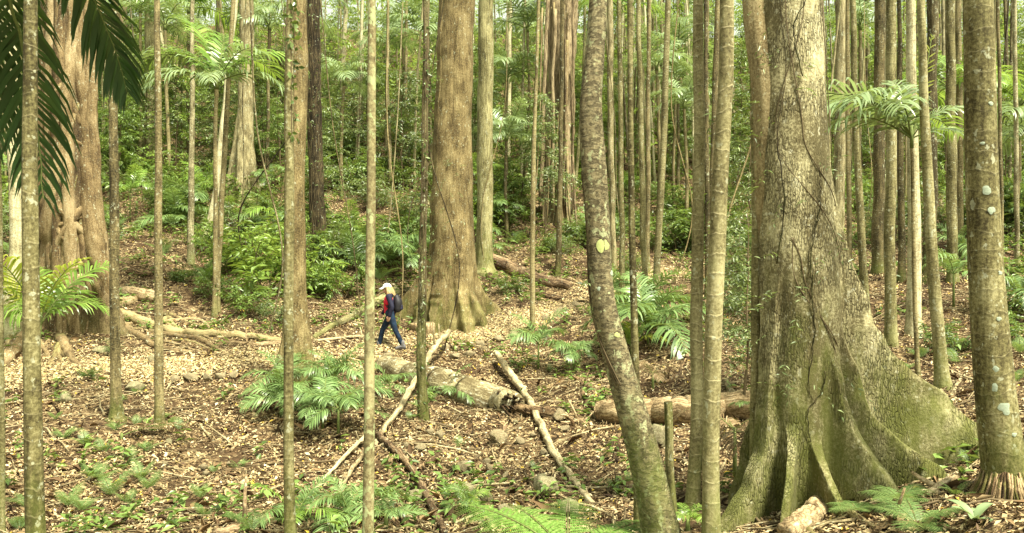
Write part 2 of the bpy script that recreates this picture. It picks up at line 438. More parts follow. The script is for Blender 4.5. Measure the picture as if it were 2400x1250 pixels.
M['frond_pale'] = leaf_mat('pale_frond_leaf', [(0, (0.063, 0.095, 0.038)), (.5, (.24, .33, .15)), (1, (.36, .44, .25))], rough=.33, spec=.7, trans=.35)
M['frond_fresh'] = leaf_mat('fresh_frond_leaf', [(0, (0.047, 0.094, 0.013)), (.6, (0.208, 0.351, 0.058)), (1, (0.351, 0.481, 0.117))], rough=.33, spec=.6, trans=.42)
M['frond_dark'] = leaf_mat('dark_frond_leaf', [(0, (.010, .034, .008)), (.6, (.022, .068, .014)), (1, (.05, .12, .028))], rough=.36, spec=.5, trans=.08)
M['frond_yellow'] = leaf_mat('yellow_frond_leaf', [(0, (.20, .25, .025)), (.6, (.34, .38, .05)), (1, (.45, .47, .10))], rough=.4, trans=.45)
M['frond_dead'] = leaf_mat('dead_frond_leaf', [(0, (.10, .065, .03)), (.5, (.24, .165, .085)), (1, (.40, .31, .19))], rough=.7, spec=.2, trans=.1)
M['fern'] = leaf_mat('fern_leaf', [(0, (.07, .13, .035)), (.5, (.14, .23, .065)), (1, (.25, .35, .12))], rough=.45, trans=.35)
M['stem'] = plain_mat('green_stem', (.12, .15, .04))
M['twig'] = plain_mat('brown_twig', (.11, .08, .04))

def rock_mat(name, a, b_, moss):
    m, nt, out = new_mat(name); N = NT(nt)
    tc = N.n("ShaderNodeTexCoord"); oi = N.n("ShaderNodeObjectInfo")
    vo = N.n("ShaderNodeVectorMath", operation='ADD'); N.l(tc.outputs['Object'], vo.inputs[0]); N.l(oi.outputs['Random'], vo.inputs[1])
    v = vo.outputs[0]
    n1 = N.noise(v, 7, 7, .65)
    col = N.ramp(n1, [(.3, a), (.7, b_)])
    li = smoothstep(N, N.noise(v, 14, 3), .58, .63)
    col = N.mix(N.math('MULTIPLY', li, .5), col, (.42, .41, .28))
    ms = smoothstep(N, N.noise(v, 4, 5), .55, .68)
    col = N.mix(N.math('MULTIPLY', ms, moss), col, (.10, .12, .03))
    b = N.n("ShaderNodeBsdfPrincipled"); N.l(col, b.inputs['Base Color']); b.inputs['Roughness'].default_value = .85
    bp = N.n("ShaderNodeBump"); bp.inputs['Strength'].default_value = .8; bp.inputs['Distance'].default_value = .03
    N.l(N.noise(v, 18, 6, .7), bp.inputs['Height']); N.l(bp.outputs[0], b.inputs['Normal'])
    N.l(b.outputs[0], out.inputs[0])
    return m
M['rock'] = rock_mat('brown_rock', (.12, .085, .04), (.35, .285, .16), .5)
M['mossrock'] = rock_mat('mossy_rock', (.11, .09, .04), (.33, .29, .16), .8)

# ------------------------------------------------------------------ terrain
T_PX = np.array([-600, 0, 300, 600, 900, 1200, 1500, 1750, 2000, 2400, 3000.])
T_D = np.array([4, 7, 9, 11, 13, 15, 18, 21, 24, 28, 33, 40, 50, 65, 85, 120.])
T_PY = np.array([
    [1560, 1350, 1230, 1120, 1010, 925, 825, 755, 680, 590, 510, 425, 325, 215, 120, 50],
    [1560, 1360, 1240, 1130, 1020, 935, 838, 768, 695, 605, 525, 435, 330, 220, 120, 50],
    [1560, 1365, 1245, 1135, 1030, 940, 845, 775, 705, 615, 530, 435, 330, 220, 120, 50],
    [1560, 1365, 1250, 1145, 1050, 958, 872, 802, 735, 650, 560, 455, 340, 225, 125, 55],
    [1560, 1370, 1255, 1155, 1060, 978, 897, 832, 775, 692, 592, 472, 350, 230, 130, 60],
    [1560, 1370, 1258, 1155, 1062, 985, 902, 842, 778, 708, 620, 495, 362, 235, 135, 65],
    [1560, 1355, 1240, 1120, 1025, 950, 862, 792, 735, 672, 620, 530, 400, 260, 150, 75],
    [1540, 1335, 1215, 1085, 985, 910, 822, 758, 705, 655, 612, 530, 412, 275, 165, 85],
    [1500, 1320, 1165, 1045, 945, 865, 765, 700, 655, 605, 555, 482, 392, 275, 175, 95],
    [1420, 1195, 1040, 930, 850, 790, 712, 655, 615, 565, 512, 445, 365, 270, 180, 100],
    [1420, 1180, 1020, 910, 830, 770, 695, 640, 600, 550, 500, 435, 355, 265, 180, 100]], float)
_z = -(T_PY - 625) / F * T_D[None, :]
_fd = np.geomspace(4, 120, 300); _fp = np.linspace(-600, 3000, 180)
_a = np.stack([np.interp(_fd, T_D, r) for r in _z])
_tab = np.stack([np.interp(_fp, T_PX, _a[:, j]) for j in range(len(_fd))], 1)
for _ in range(4):
    p = np.pad(_tab, ((4, 4), (3, 3)), mode='edge')
    c = np.cumsum(p, 0); c = np.vstack([np.zeros((1, c.shape[1])), c]); p = (c[9:] - c[:-9]) / 9
    c = np.cumsum(p, 1); c = np.hstack([np.zeros((c.shape[0], 1)), c]); _tab = (c[:, 7:] - c[:, :-7]) / 7

def ground(x, y, bumps=True):
    x = np.asarray(x, float); y = np.asarray(y, float)
    d = np.clip(y, 4, 119.9)
    px = np.clip(1200 + x / d * F, -599, 2999)
    a = (px + 600) / (_fp[1] - _fp[0]); i = np.clip(a.astype(int), 0, len(_fp) - 2); fa = a - i
    b = np.log(d / 4) / math.log(30) * (len(_fd) - 1); j = np.clip(b.astype(int), 0, len(_fd) - 2); fb = b - j
    z = (_tab[i, j] * (1 - fa) + _tab[i + 1, j] * fa) * (1 - fb) + (_tab[i, j + 1] * (1 - fa) + _tab[i + 1, j + 1] * fa) * fb
    if bumps:
        z = z + .34 * vnoise(x * .55, y * .55, 1) * np.clip((d - 5) / 10, .4, 2.2) + .13 * vnoise(x * 1.7, y * 1.7, 2) + .05 * vnoise(x * 5, y * 5, 3)
    return z

def P(px, py, d):
    return np.array([(px - 1200) / F * d, d, (625 - py) / F * d])

_dd = np.geomspace(4.2, 118, 700)
def at(px, py, lift=0.0):
    """point of the ground that the photo shows at pixel (px, py)"""
    x = (px - 1200) / F * _dd
    g = ground(x, _dd)
    over = g - (625 - py) / F * _dd
    k = np.argmax(over > 0)
    if over[k] <= 0: k = len(_dd) - 1
    k = max(k, 1)
    t = over[k - 1] / (over[k - 1] - over[k] + 1e-9); t = min(max(t, 0), 1)
    d = _dd[k - 1] * (1 - t) + _dd[k] * t
    x = (px - 1200) / F * d
    return np.array([x, d, float(ground(x, d)) + lift])

uu = np.concatenate([np.linspace(-3.2, -.82, 14)[:-1], np.linspace(-.82, .82, 300), np.linspace(.82, 3.2, 14)[1:]])
yy = np.concatenate([np.linspace(-25, 3, 8)[:-1], np.geomspace(3, 135, 420)])
X = uu[None, :] * np.maximum(yy, 5)[:, None]
Y = np.repeat(yy[:, None], len(uu), 1)
Z = ground(X, Y)
gm = MB().add(np.stack([X, Y, Z], -1), None, grid_faces(len(yy), len(uu), False))
tag(gm.build('ground', M['ground']), kind='structure')

pc = np.array([at(px, py) for px, py in [(-250, 905), (-60, 892), (120, 878), (300, 866), (480, 856), (690, 838), (900, 820), (1050, 792), (1190, 765), (1310, 725), (1400, 685), (1490, 655), (1590, 643), (1680, 645)]])
pc = smooth_path(pc, 160)
pt = nrm(np.gradient(pc[:, :2], axis=0)); pn = np.stack([-pt[:, 1], pt[:, 0]], 1)
hw = .72 + .25 * vnoise(np.arange(160) * .13, np.zeros(160), 4)
cross = np.linspace(-1, 1, 9)
XY = pc[:, None, :2] + pn[:, None, :] * (cross[None, :, None] * hw[:, None, None])
PZ = ground(XY[..., 0], XY[..., 1]) + .035 * (1 - cross[None, :] ** 4) - .004
pm = MB().add(np.concatenate([XY, PZ[..., None]], -1), None, grid_faces(160, 9, False)[:, ::-1])
tag(pm.build('path', M['path']), kind='structure')

def gnormal(x, y):
    e = .15
    return nrm(np.stack([-(ground(x + e, y) - ground(x - e, y)) / (2 * e), -(ground(x, y + e) - ground(x, y - e)) / (2 * e), np.ones_like(x)], -1))

def leaves(base, dirv, nor, length, width, fold=.25, droop=.0):
    """leaf blades: four vertices and two folded triangles each"""
    dirv = nrm(dirv); s = nrm(np.cross(dirv, nor)); n2 = np.cross(s, dirv)
    L = length[:, None]; W = width[:, None]
    mid = base + dirv * L * .45
    tip = base + dirv * L - n2 * L * droop
    V = np.stack([base, mid + s * W * .5 + n2 * W * fold, tip, mid - s * W * .5 + n2 * W * fold], 1).reshape(-1, 3)
    i = np.arange(len(base))[:, None] * 4
    Fc = np.concatenate([i + np.array([[0, 1, 2]]), i + np.array([[0, 2, 3]])])
    return V, Fc

# dry leaves lying on the ground
NL = 420000
dl = 6 + 36 * rng.rand(NL) ** 1.25
ul = (rng.rand(NL) * 2 - 1) * .76
xl, yl = ul * dl, dl
keep = vnoise(xl * .9, yl * .9, 11) + .5 * vnoise(xl * 2.6, yl * 2.6, 12) + .75 * rng.rand(NL) > .14
for c0 in range(0, NL, 60000):                           # fewer coarse leaves on the trodden path
    sl = slice(c0, c0 + 60000)
    dp = np.min((xl[sl, None] - pc[None, ::5, 0]) ** 2 + (yl[sl, None] - pc[None, ::5, 1]) ** 2, 1)
    keep[sl] &= (dp > .36) | (rng.rand(len(dp)) < .35)
xl, yl, dl = xl[keep], yl[keep], dl[keep]; n = len(xl)
gn = gnormal(xl, yl)
nn = nrm(gn + rng.normal(0, .38, (n, 3)))
dv = nrm(np.cross(nn, rng.normal(0, 1, (n, 3))))
ln = np.exp(rng.normal(math.log(.054), .36, n)) * (1 + .25 * (dl > 20))
base = np.stack([xl, yl, ground(xl, yl) + .012 + .035 * rng.rand(n)], -1) - dv * ln[:, None] * .5
V, Fc = leaves(base, dv, nn, ln, ln * rng.uniform(.25, .5, n), fold=.3, droop=.06)
tag(MB().add(V, Fc).build('leaf_litter', M['litter'], smooth=False), kind='stuff', label='dry tan and brown fallen leaves covering the forest floor', cat='leaf litter')

# larger curled leaves, bark flakes and sheath scraps in the litter
NB = 2600
dl = 7 + 24 * rng.rand(NB) ** 1.1; xl = (rng.rand(NB) * 2 - 1) * .74 * dl; yl = dl
gn = gnormal(xl, yl); nn = nrm(gn + rng.normal(0, .55, (NB, 3))); dv = nrm(np.cross(nn, rng.normal(0, 1, (NB, 3))))
ln = np.exp(rng.normal(math.log(.17), .35, NB))
V, Fc = leaves(np.stack([xl, yl, ground(xl, yl) + .04 + .03 * rng.rand(NB)], -1) - dv * ln[:, None] * .5, dv, nn, ln, ln * rng.uniform(.12, .36, NB), fold=.5, droop=.18)
M['bark_scrap'] = leaf_mat('bark_scraps', [(0, (.035, .02, .01)), (.4, (.11, .065, .03)), (.75, (.22, .14, .065)), (1, (.36, .26, .14))], rough=.75, spec=.2, trans=0, obj_var=0)
tag(MB().add(V, Fc).build('bark_litter', M['bark_scrap'], smooth=False), kind='stuff', label='larger brown curled leaves and bark scraps strewn in the litter', cat='leaf litter')

# paler trodden leaves on the path
NP = 64000
ii = rng.randint(0, 159, NP); sd = np.clip(rng.normal(0, .48, NP), -1.25, 1.25)
xl = pc[ii, 0] + pn[ii, 0] * sd * hw[ii] + rng.normal(0, .06, NP); yl = pc[ii, 1] + pn[ii, 1] * sd * hw[ii] + rng.normal(0, .06, NP)
gn = gnormal(xl, yl); nn = nrm(gn + rng.normal(0, .28, (NP, 3))); dv = nrm(np.cross(nn, rng.normal(0, 1, (NP, 3))))
ln = np.exp(rng.normal(math.log(.06), .34, NP))
V, Fc = leaves(np.stack([xl, yl, ground(xl, yl) + .045 + .02 * rng.rand(NP)], -1) - dv * ln[:, None] * .5, dv, nn, ln, ln * rng.uniform(.3, .5, NP), fold=.2, droop=.05)
tag(MB().add(V, Fc).build('path_litter', M['path_leaves'], smooth=False), kind='stuff', label='paler straw-coloured fallen leaves trodden along the path', cat='leaf litter')

# fallen twigs
tw = MB()
for i in range(2600):
    d = 7 + 24 * rng.rand(); x = (rng.rand() * 2 - 1) * .7 * d
    a = rng.rand() * 6.28; l = rng.uniform(.25, 1.1) * (1.7 if i % 6 == 0 else 1); k = 5
    t = np.linspace(-.5, .5, k)
    wx = x + math.cos(a) * l * t + rng.normal(0, .02, k); wy = d + math.sin(a) * l * t + rng.normal(0, .02, k)
    tube(tw, np.stack([wx, wy, ground(wx, wy) + .03 + .03 * rng.rand(k)], -1), np.linspace(1, .5, k) * rng.uniform(.004, .013) * (1.7 if i % 6 == 0 else 1), 5, mat=int(rng.rand() < .5))
tag(tw.build('fallen_twigs', [M['twig'], M['stick']]), kind='stuff', label='thin dead twigs scattered over the leaf litter', cat='twigs')

# ------------------------------------------------------------------ foliage builders
def sprays(rs, S, D, L, k, ll, lw, droop=.25, spread=1.0):
    """rows of alternating leaves along twigs starting at S with directions D"""
    n = len(S); D = nrm(D)
    t = (np.arange(k)[None, :] + .5 + rs.uniform(-.3, .3, (n, k))) / k
    Ls = L * rs.uniform(.6, 1.25, n)[:, None]
    p = S[:, None, :] + D[:, None, :] * (t * Ls)[..., None]
    p[..., 2] -= droop * Ls * t ** 2
    up = np.array([0, 0, 1.0]) + rs.normal(0, .3, (n, 3))
    side = nrm(np.cross(D, up))
    sg = np.where(np.arange(k) % 2 == 0, 1, -1)[None, :, None]
    dv = D[:, None, :] * .65 + side[:, None, :] * sg * spread + rs.normal(0, .28, (n, k, 3)); dv[..., 2] -= .25
    nor = nrm(up)[:, None, :] + rs.normal(0, .3, (n, k, 3))
    l = ll * rs.uniform(.6, 1.3, (n, k))
    return leaves(p.reshape(-1, 3), dv.reshape(-1, 3), nor.reshape(-1, 3), l.ravel(), (l * lw).ravel(), .18, .18)

def shrub_mesh(name, rs, h, r, nst, nsp, k, ll, lw, mat, dense_low=True):
    mb = MB(); S, D = [], []
    for s in range(nst):
        a = rs.rand() * 6.28; q = r * math.sqrt(rs.rand()); hh = h * rs.uniform(.45, 1.0) * (1 - .3 * q / r)
        e = np.array([math.cos(a) * q, math.sin(a) * q, hh])
        b = np.array([math.cos(a) * q * .15, math.sin(a) * q * .15, -.05])
        m = (b + e) / 2 + rs.normal(0, .08 * h, 3) * np.array([1, 1, .3])
        pth = smooth_path(np.array([b, m, e]), 7)
        tube(mb, pth, np.linspace(.016, .005, 7) * (h / 1.5) ** .7, 5, mat=1, cap=False)
        for _ in range(nsp):
            t = rs.uniform(.25 if dense_low else .5, 1) ** .8 * 6; i = min(int(t), 5)
            S.append(pth[i] * (1 - t + i) + pth[i + 1] * (t - i))
            d = rs.normal(0, 1, 3); d[2] = d[2] * .5 + .25; d[:2] += .7 * np.array([math.cos(a), math.sin(a)])
            D.append(d)
    V, Fc = sprays(rs, np.array(S), np.array(D), r * .55, k, ll, lw)
    mb.add(V, Fc, mat=0)
    return mb.mesh(name, [mat, M['twig']], smooth=False)

def frond_mb(mb, rs, L=1.6, e0=1.0, bend=1.7, n=28, ll=.5, lw=.028, droop=.5, vup=.25, mat=0, stem=1, petiole=.14, origin=None, rot=None, thick=.011, power=1.3, sweep=(.75, 1.15)):
    """feather frond along +X: rachis tube and two rows of drooping leaflets"""
    m = 18; t = np.linspace(0, 1, m)
    ang = e0 - bend * t ** power
    step = L / (m - 1)
    x = np.concatenate([[0], np.cumsum(np.cos(ang[:-1]) * step)]); z = np.concatenate([[0], np.cumsum(np.sin(ang[:-1]) * step)])
    R = np.stack([x, rs.normal(0, .02, m).cumsum() * .15 * L, z], -1)
    q0 = MB()
    tube(q0, R, np.linspace(thick * L, thick * .25 * L, m), 5, mat=stem, cap=False)
    tl = np.linspace(petiole, .985, n)
    for sgn in (1, -1):
        tt = np.clip(tl + rs.uniform(-.35, .35, n) / n, petiole, .99)
        p0 = np.stack([np.interp(tt, t, R[:, i]) for i in range(3)], -1)
        an = np.interp(tt, t, ang)
        Tn = np.stack([np.cos(an), 0 * an, np.sin(an)], -1); Nn = np.stack([-np.sin(an), 0 * an, np.cos(an)], -1)
        Sd = np.array([0, sgn, 0.])
        s = (tt - petiole) / (1 - petiole)
        ph = sweep[0] * (1 - s) + sweep[1] * s + rs.normal(0, .06, n) - .25
        dv = np.cos(ph)[:, None] * Sd + np.sin(ph)[:, None] * Tn + (vup + rs.normal(0, .08, n))[:, None] * Nn
        dv = nrm(dv)
        pr = np.clip(np.sin(math.pi * (.17 + .78 * s)), .05, 1) ** .65
        l = ll * pr * rs.uniform(.88, 1.1, n)
        w = nrm(Tn - dv * np.sum(Tn * dv, 1, keepdims=True)) * (lw * (.6 + .4 * pr))[:, None]
        w = w + Nn * lw * .25
        dn = np.array([0, 0, -1.0])
        dr = droop * rs.uniform(.75, 1.25, n)
        p1 = p0 + dv * (l * .45)[:, None] + dn * (dr * l * .10)[:, None]
        p2 = p0 + dv * (l * .8)[:, None] + dn * (dr * l * .36)[:, None]
        p3 = p0 + dv * (l * .98)[:, None] + dn * (dr * l * .68)[:, None]
        V = np.stack([p0 - w * .25, p0 + w * .25, p1 - w * .5, p1 + w * .5, p2 - w * .36, p2 + w * .36, p3], 1).reshape(-1, 3)
        i = np.arange(n)[:, None] * 7
        q0.add(V, i + np.array([[4, 5, 6]]), np.concatenate([i + np.array([[0, 1, 3, 2]]), i + np.array([[2, 3, 5, 4]])]), mat=mat)
    for V, f3, f4 in [(np.concatenate(q0.v), None, None)]:
        if rot is not None: V = V @ np.array(rot.to_3x3()).T
        if origin is not None: V = V + np.asarray(origin)
        base = mb.n
        mb.v.append(V); mb.bk.append(V); mb.n += len(V)
        mb.f3 += [f + base for f in q0.f3]; mb.f4 += [f + base for f in q0.f4]; mb.m3 += q0.m3; mb.m4 += q0.m4
    return mb

def frond_mesh(name, seed, mat, **kw):
    rs = np.random.RandomState(seed)
    return frond_mb(MB(), rs, **kw).mesh(name, [mat, M['stem']], smooth=False)

def fern_frond(mb, rs, L, e0, bend, np_=16, yaw=0.0, origin=(0, 0, 0)):
    """twice-divided fern frond"""
    m = 14; t = np.linspace(0, 1, m); ang = e0 - bend * t ** 1.2; step = L / (m - 1)
    x = np.concatenate([[0], np.cumsum(np.cos(ang[:-1]) * step)]); z = np.concatenate([[0], np.cumsum(np.sin(ang[:-1]) * step)])
    R = np.stack([x, 0 * x, z], -1); rot = Matrix.Rotation(yaw, 3, 'Z'); A = np.array(rot)
    q = MB(); tube(q, R, np.linspace(.008 * L, .002, m), 4, mat=1, cap=False)
    bs, ds, ns, ls = [], [], [], []
    for s in np.linspace(.12, .98, np_):
        p0 = np.array([np.interp(s, t, R[:, i]) for i in range(3)]); a = np.interp(s, t, ang)
        Tn = np.array([math.cos(a), 0, math.sin(a)]); Nn = np.array([-math.sin(a), 0, math.cos(a)])
        pl = L * .27 * math.sin(math.pi * (.2 + .78 * (s - .12) / .86)) ** .8 + .01
        for sg in (1, -1):
            dv = nrm(np.array([0, sg * .9, 0]) + Tn * .42 - Nn * .05 + rs.normal(0, .05, 3))
            kk = max(5, int(pl / (L * .015)))
            u = np.linspace(.06, 1, kk)
            pp = p0 + dv * (u * pl)[:, None]; pp[:, 2] -= .16 * pl * u ** 2
            for s2 in (1, -1):
                bs.append(pp); ds.append(nrm(Tn * s2 * .9 + dv * .5)[None, :].repeat(kk, 0)); ns.append(Nn[None, :].repeat(kk, 0))
                ls.append(pl * .17 * (1 - .75 * u))
    V, Fc = leaves(np.concatenate(bs), np.concatenate(ds), np.concatenate(ns), np.concatenate(ls) + .004, (np.concatenate(ls) + .004) * .36, .05, .05)
    q.add(V, Fc, mat=0)
    V = np.concatenate(q.v) @ A.T + np.asarray(origin); b = mb.n
    mb.v.append(V); mb.bk.append(V); mb.n += len(V)
    mb.f3 += [f + b for f in q.f3]; mb.f4 += [f + b for f in q.f4]; mb.m3 += q.m3; mb.m4 += q.m4

# zones of the hillside, used in labels
def zone(px):
    for lim, s in ((285, 'around the strangler fig at far left'), (640, 'between the strangler fig and the double trunk'), (985, 'uphill of the walker'),
                   (1380, 'beside and behind the broad brown tree'), (1745, 'behind the two ringed palms')):
        if px < lim: return s
    return 'behind the great buttressed tree'

# ------------------------------------------------------------------ trees
class Trunk:
    pass

def lobe_fun(lobes, noise_seed=0.0, sm=.05):
    """buttresses: each lobe is (angle, half thickness, heights, radii); smooth maximum with the core"""
    def f(th, z, rr):
        out = rr.copy()
        for a, t, hz, hr in lobes:
            Rz = (np.interp(z, hz, hr) * (1 + .09 * vnoise(z * 3.1, z * 0 + a, noise_seed + 7) + .05 * vnoise(z * 8, z * 0 + a, noise_seed + 8)))[:, None]
            wob = .10 * vnoise(z * 1.3, z * 0 + a * 3, noise_seed)[:, None]
            da = (th[None, :] - a - wob + math.pi) % (2 * math.pi) - math.pi
            tt = t * (1 + .35 * vnoise(z * 2.2, z * 0 + a, noise_seed + 2))[:, None] * (1 + .5 * np.clip((rr.mean(1)[:, None] * 1.3 - Rz) / np.maximum(Rz, .1), -.4, .6))
            plate = np.where(np.cos(da) > 0.02, np.minimum(Rz / np.maximum(np.cos(da), .02), tt / np.maximum(np.abs(np.sin(da)), 1e-3)), 0)
            # rounded edge of the plate
            plate = np.minimum(plate, Rz)
            h = np.clip(.5 + .5 * (plate - out) / sm, 0, 1)
            out = out * (1 - h) + plate * h + sm * h * (1 - h)
        return out
    return f

def trunk(label, cat, pts, mat, name='palm_tree', group=None, base=None, d=None, k=18, dz=.12, lobes=None, th=None, rough=.03, flare=.3, flare_h=.22, topy=-330, ringgeo=0.0, sm=.05, lean=0.0, holder=None):
    pts = [tuple(map(float, p)) for p in pts]
    b = base or (pts[-1][0], pts[-1][1])
    g = at(*b) if d is None else None
    if d is None: d = g[1]
    C = np.array([P(px, py, d) for px, py, w in pts]); R = np.array([w / 2 * d / F for *_, w in pts])
    if g is None: g = np.array([C[-1][0], d, float(ground(C[-1][0], d))])
    # continue upwards out of the frame and down into the soil
    up = nrm(C[0] - C[1]); zt = (625 - topy) / F * d
    if C[0][2] < zt:
        top = C[0] + up * (zt - C[0][2]) / max(up[2], .2); C = np.vstack([top, C]); R = np.concatenate([[R[0] * .93], R])
    dn = nrm(C[-1] - C[-2]); foot = C[-1] + dn * max(.35, (C[-1][2] - g[2] + .35)) ; C = np.vstack([C, foot]); R = np.concatenate([R, [R[-1] * 1.02]])
    n = int(max(8, (C[0][2] - C[-1][2]) / dz))
    S = smooth_path(np.column_stack([C, R])[::-1], n)
    C, R = S[:, :3], np.maximum(S[:, 3], .008)
    hz = C[:, 2] - g[2]
    C[:, 1] += lean * np.clip(hz, 0, None)
    R = R * (1 + flare * np.exp(-np.clip(hz, 0, None) / flare_h))
    if ringgeo: R = R * (1 + ringgeo * np.exp(-((hz / .21) % 1.0) / .25))
    seed = rng.rand() * 50
    wob = np.minimum(R, .12) * .5
    C[:, 0] += wob * vnoise(hz * .9, hz * 0, seed); C[:, 1] += wob * vnoise(hz * .9, hz * 0 + 9, seed)
    t = Trunk(); t.C, t.R, t.d, t.g, t.mat = C.copy(), R.copy(), d, g, mat
    root = thing(name, label, cat, tuple(g), 0, group) if holder is None else holder
    mb = MB()
    pole(mb, C - g, R, th if th is not None else np.linspace(0, 2 * math.pi, k, endpoint=False), lobe_fun([(a, tt, np.array(h) , r) for a, tt, h, r in lobes], seed, sm) if lobes else None, seed, rough)
    t.obj = mb.build('trunk', M[mat], root)
    t.root = root
    return t

def surf(t, px, py, off=0.0):
    """point on the camera side of a trunk at pixel"""
    z = (625 - py) / F * t.d
    c = np.array([np.interp(z, t.C[:, 2], t.C[:, i]) for i in range(3)]); r = np.interp(z, t.C[:, 2], t.R)
    x = (px - 1200) / F * t.d
    dx = np.clip((x - c[0]) / r, -.999, .999)
    return np.array([x, c[1] - math.sqrt(1 - dx * dx) * r - off, z]), np.array([dx, -math.sqrt(1 - dx * dx), 0])

def lichen_patch(t, px, py, w, h, mat):
    mb = MB(); k = 22; rings = 4
    V = []
    s = rng.rand() * 30
    for j in range(rings):
        q = (j + 1) / rings
        for i in range(k):
            a = i / k * 6.2832; rr = q * (1 + .8 * float(vnoise(np.array(math.cos(a) * 1.5 + s), np.array(math.sin(a) * 1.5), 3)))
            p, nn_ = surf(t, px + math.cos(a) * w / 2 * rr, py + math.sin(a) * h / 2 * rr, .0015 + .0025 * (1 - q ** 3))
            V.append(p - t.g)
    p, nn_ = surf(t, px, py, .004); V.append(p - t.g)
    j = np.arange(k)
    f4 = np.concatenate([np.stack([r * k + j, r * k + (j + 1) % k, (r + 1) * k + (j + 1) % k, (r + 1) * k + j], 1) for r in range(rings - 1)])
    f3 = np.stack([np.full(k, rings * k), (j + 1) % k, j], 1)
    mb.add(np.array(V), f3, f4)
    return mb.build('lichen_patch', mat, t.root)

def vine(t, n, z0, z1, ll, mat, lw=.45, out=.06, spr=0, side=None):
    """leaves of a climber on the trunk: child mesh"""
    rs = np.random.RandomState(rng.randint(9999)); mb = MB()
    z = rs.uniform(0, 1, n); z = (625 - (z0 + (z1 - z0) * z)) / F * t.d
    lump = vnoise(z * 2.0, z * 0, t.d) + rs.rand(n) * .8 > .12
    z = z[lump]; n = len(z)
    a = rs.uniform(0, 6.28, n) if side is None else rs.normal(side, .8, n)
    c = np.stack([np.interp(z, t.C[:, 2], t.C[:, i]) for i in range(3)], -1); r = np.interp(z, t.C[:, 2], t.R)
    o = np.stack([np.cos(a), np.sin(a), 0 * a], -1)
    p = c + o * (r + out * rs.rand(n) ** 1.5)[:, None] - t.g
    if spr:
        V, Fc = sprays(rs, p, o + rs.normal(0, .4, (n, 3)), .28 * spr, 7, ll, lw, .4)
    else:
        V, Fc = leaves(p, rs.normal(0, 1, (n, 3)) + np.array([0, 0, -1.0]), o + rs.normal(0, .35, (n, 3)), ll * rs.uniform(.6, 1.3, n), ll * lw * rs.uniform(.8, 1.2, n), .15, .1)
    mb.add(V, Fc)
    for q in range(4):
        zz = np.linspace((625 - z1) / F * t.d, (625 - z0) / F * t.d, 60); aa = rs.rand() * 6.28 + 1.6 * vnoise(zz * .7, zz * 0 + q, 5) * 2
        cc = np.stack([np.interp(zz, t.C[:, 2], t.C[:, i]) for i in range(3)], -1); rr = np.interp(zz, t.C[:, 2], t.R) * 1.02
        tube(mb, cc + np.stack([np.cos(aa) * rr, np.sin(aa) * rr, 0 * aa], -1) - t.g, .0055, 5, mat=1)
    return mb.build('climbing_vine', [M[mat], M['twig']], t.root, smooth=False)

m_l1 = plain_mat('pale_lichen', (.31, .36, .27), .9, .15, 60)
m_l2 = plain_mat('yellow_green_lichen', (.34, .38, .14), .9, .15, 60)

# --- foreground and middle palms (top to bottom: pixel x, pixel y, width in pixels)
G_FP = 'slender palm trunks in the foreground'
tA = trunk('mottled palm trunk at far left with big dark fronds hanging behind it', 'palm', [(72, 0, 29), (74, 600, 35), (79, 1250, 42), (81, 1400, 43)], 'palm', group=G_FP, k=24, dz=.05)
tB = trunk('grey brown palm just right of the strangler fig with a mossy swollen foot', 'palm', [(266, 0, 18), (268, 500, 21), (270, 930, 24), (268, 985, 34)], 'dark_palm', k=20, dz=.06, flare=.5)
tC = trunk('thin straight brown palm with small ferns at its foot, second right of the fig', 'palm', [(368, 0, 13), (371, 500, 17), (374, 930, 21), (373, 1005, 24)], 'dark_palm', k=18, dz=.06)
tD = trunk('straight brown foreground palm trunk in front of the flared double trunk', 'palm', [(680, 0, 17), (676, 500, 22), (678, 900, 23), (680, 1250, 26), (680, 1330, 27)], 'palm', group=G_FP, k=20, dz=.05)
tE = trunk('pale foreground palm trunk blotched with green lichen, just left of the walker', 'palm', [(870, 0, 19), (869, 400, 21), (868, 800, 24), (864, 1250, 27), (863, 1380, 28)], 'lichen_palm', group=G_FP, k=22, dz=.05)
tF = trunk('mossy trunk wrapped in climbing leaves right of the walker', 'tree', [(998, 0, 13), (996, 300, 15), (992, 600, 18), (989, 850, 22), (988, 985, 24)], 'mossy', name='rainforest_tree', k=18, dz=.06)
vine(tF, 380, 60, 980, .085, 'leaf_dark', spr=0, out=.05)
vine(tF, 26, 20, 700, .06, 'leaf_grey', lw=.3, spr=.9)
tR1 = trunk('left one of the two strongly ringed palm trunks, the thinner straight one', 'palm', [(1637, 0, 23), (1636, 400, 26), (1634, 800, 29), (1629, 1190, 31)], 'ringed', k=26, dz=.035, ringgeo=.03, group='ringed palm trunks')
tR2 = trunk('right one of the two strongly ringed palms, thicker and leaning right at the top', 'palm', [(1706, 0, 32), (1698, 250, 35), (1684, 600, 38), (1671, 900, 39), (1661, 1250, 40), (1660, 1290, 41)], 'ringed', k=28, dz=.035, ringgeo=.03, group='ringed palm trunks')
tR3 = trunk('smooth palm trunk close to the left flank of the great buttressed tree', 'palm', [(1763, 100, 15), (1769, 500, 18), (1773, 800, 21), (1771, 1100, 25), (1769, 1195, 27)], 'palm', k=18, dz=.06)
tS = trunk('tall slim palm trunk passing behind the leaning flaky tree', 'palm', [(1475, 0, 13), (1478, 300, 14), (1484, 620, 16), (1491, 930, 19), (1498, 1245, 24)], 'palm', k=18, dz=.06)
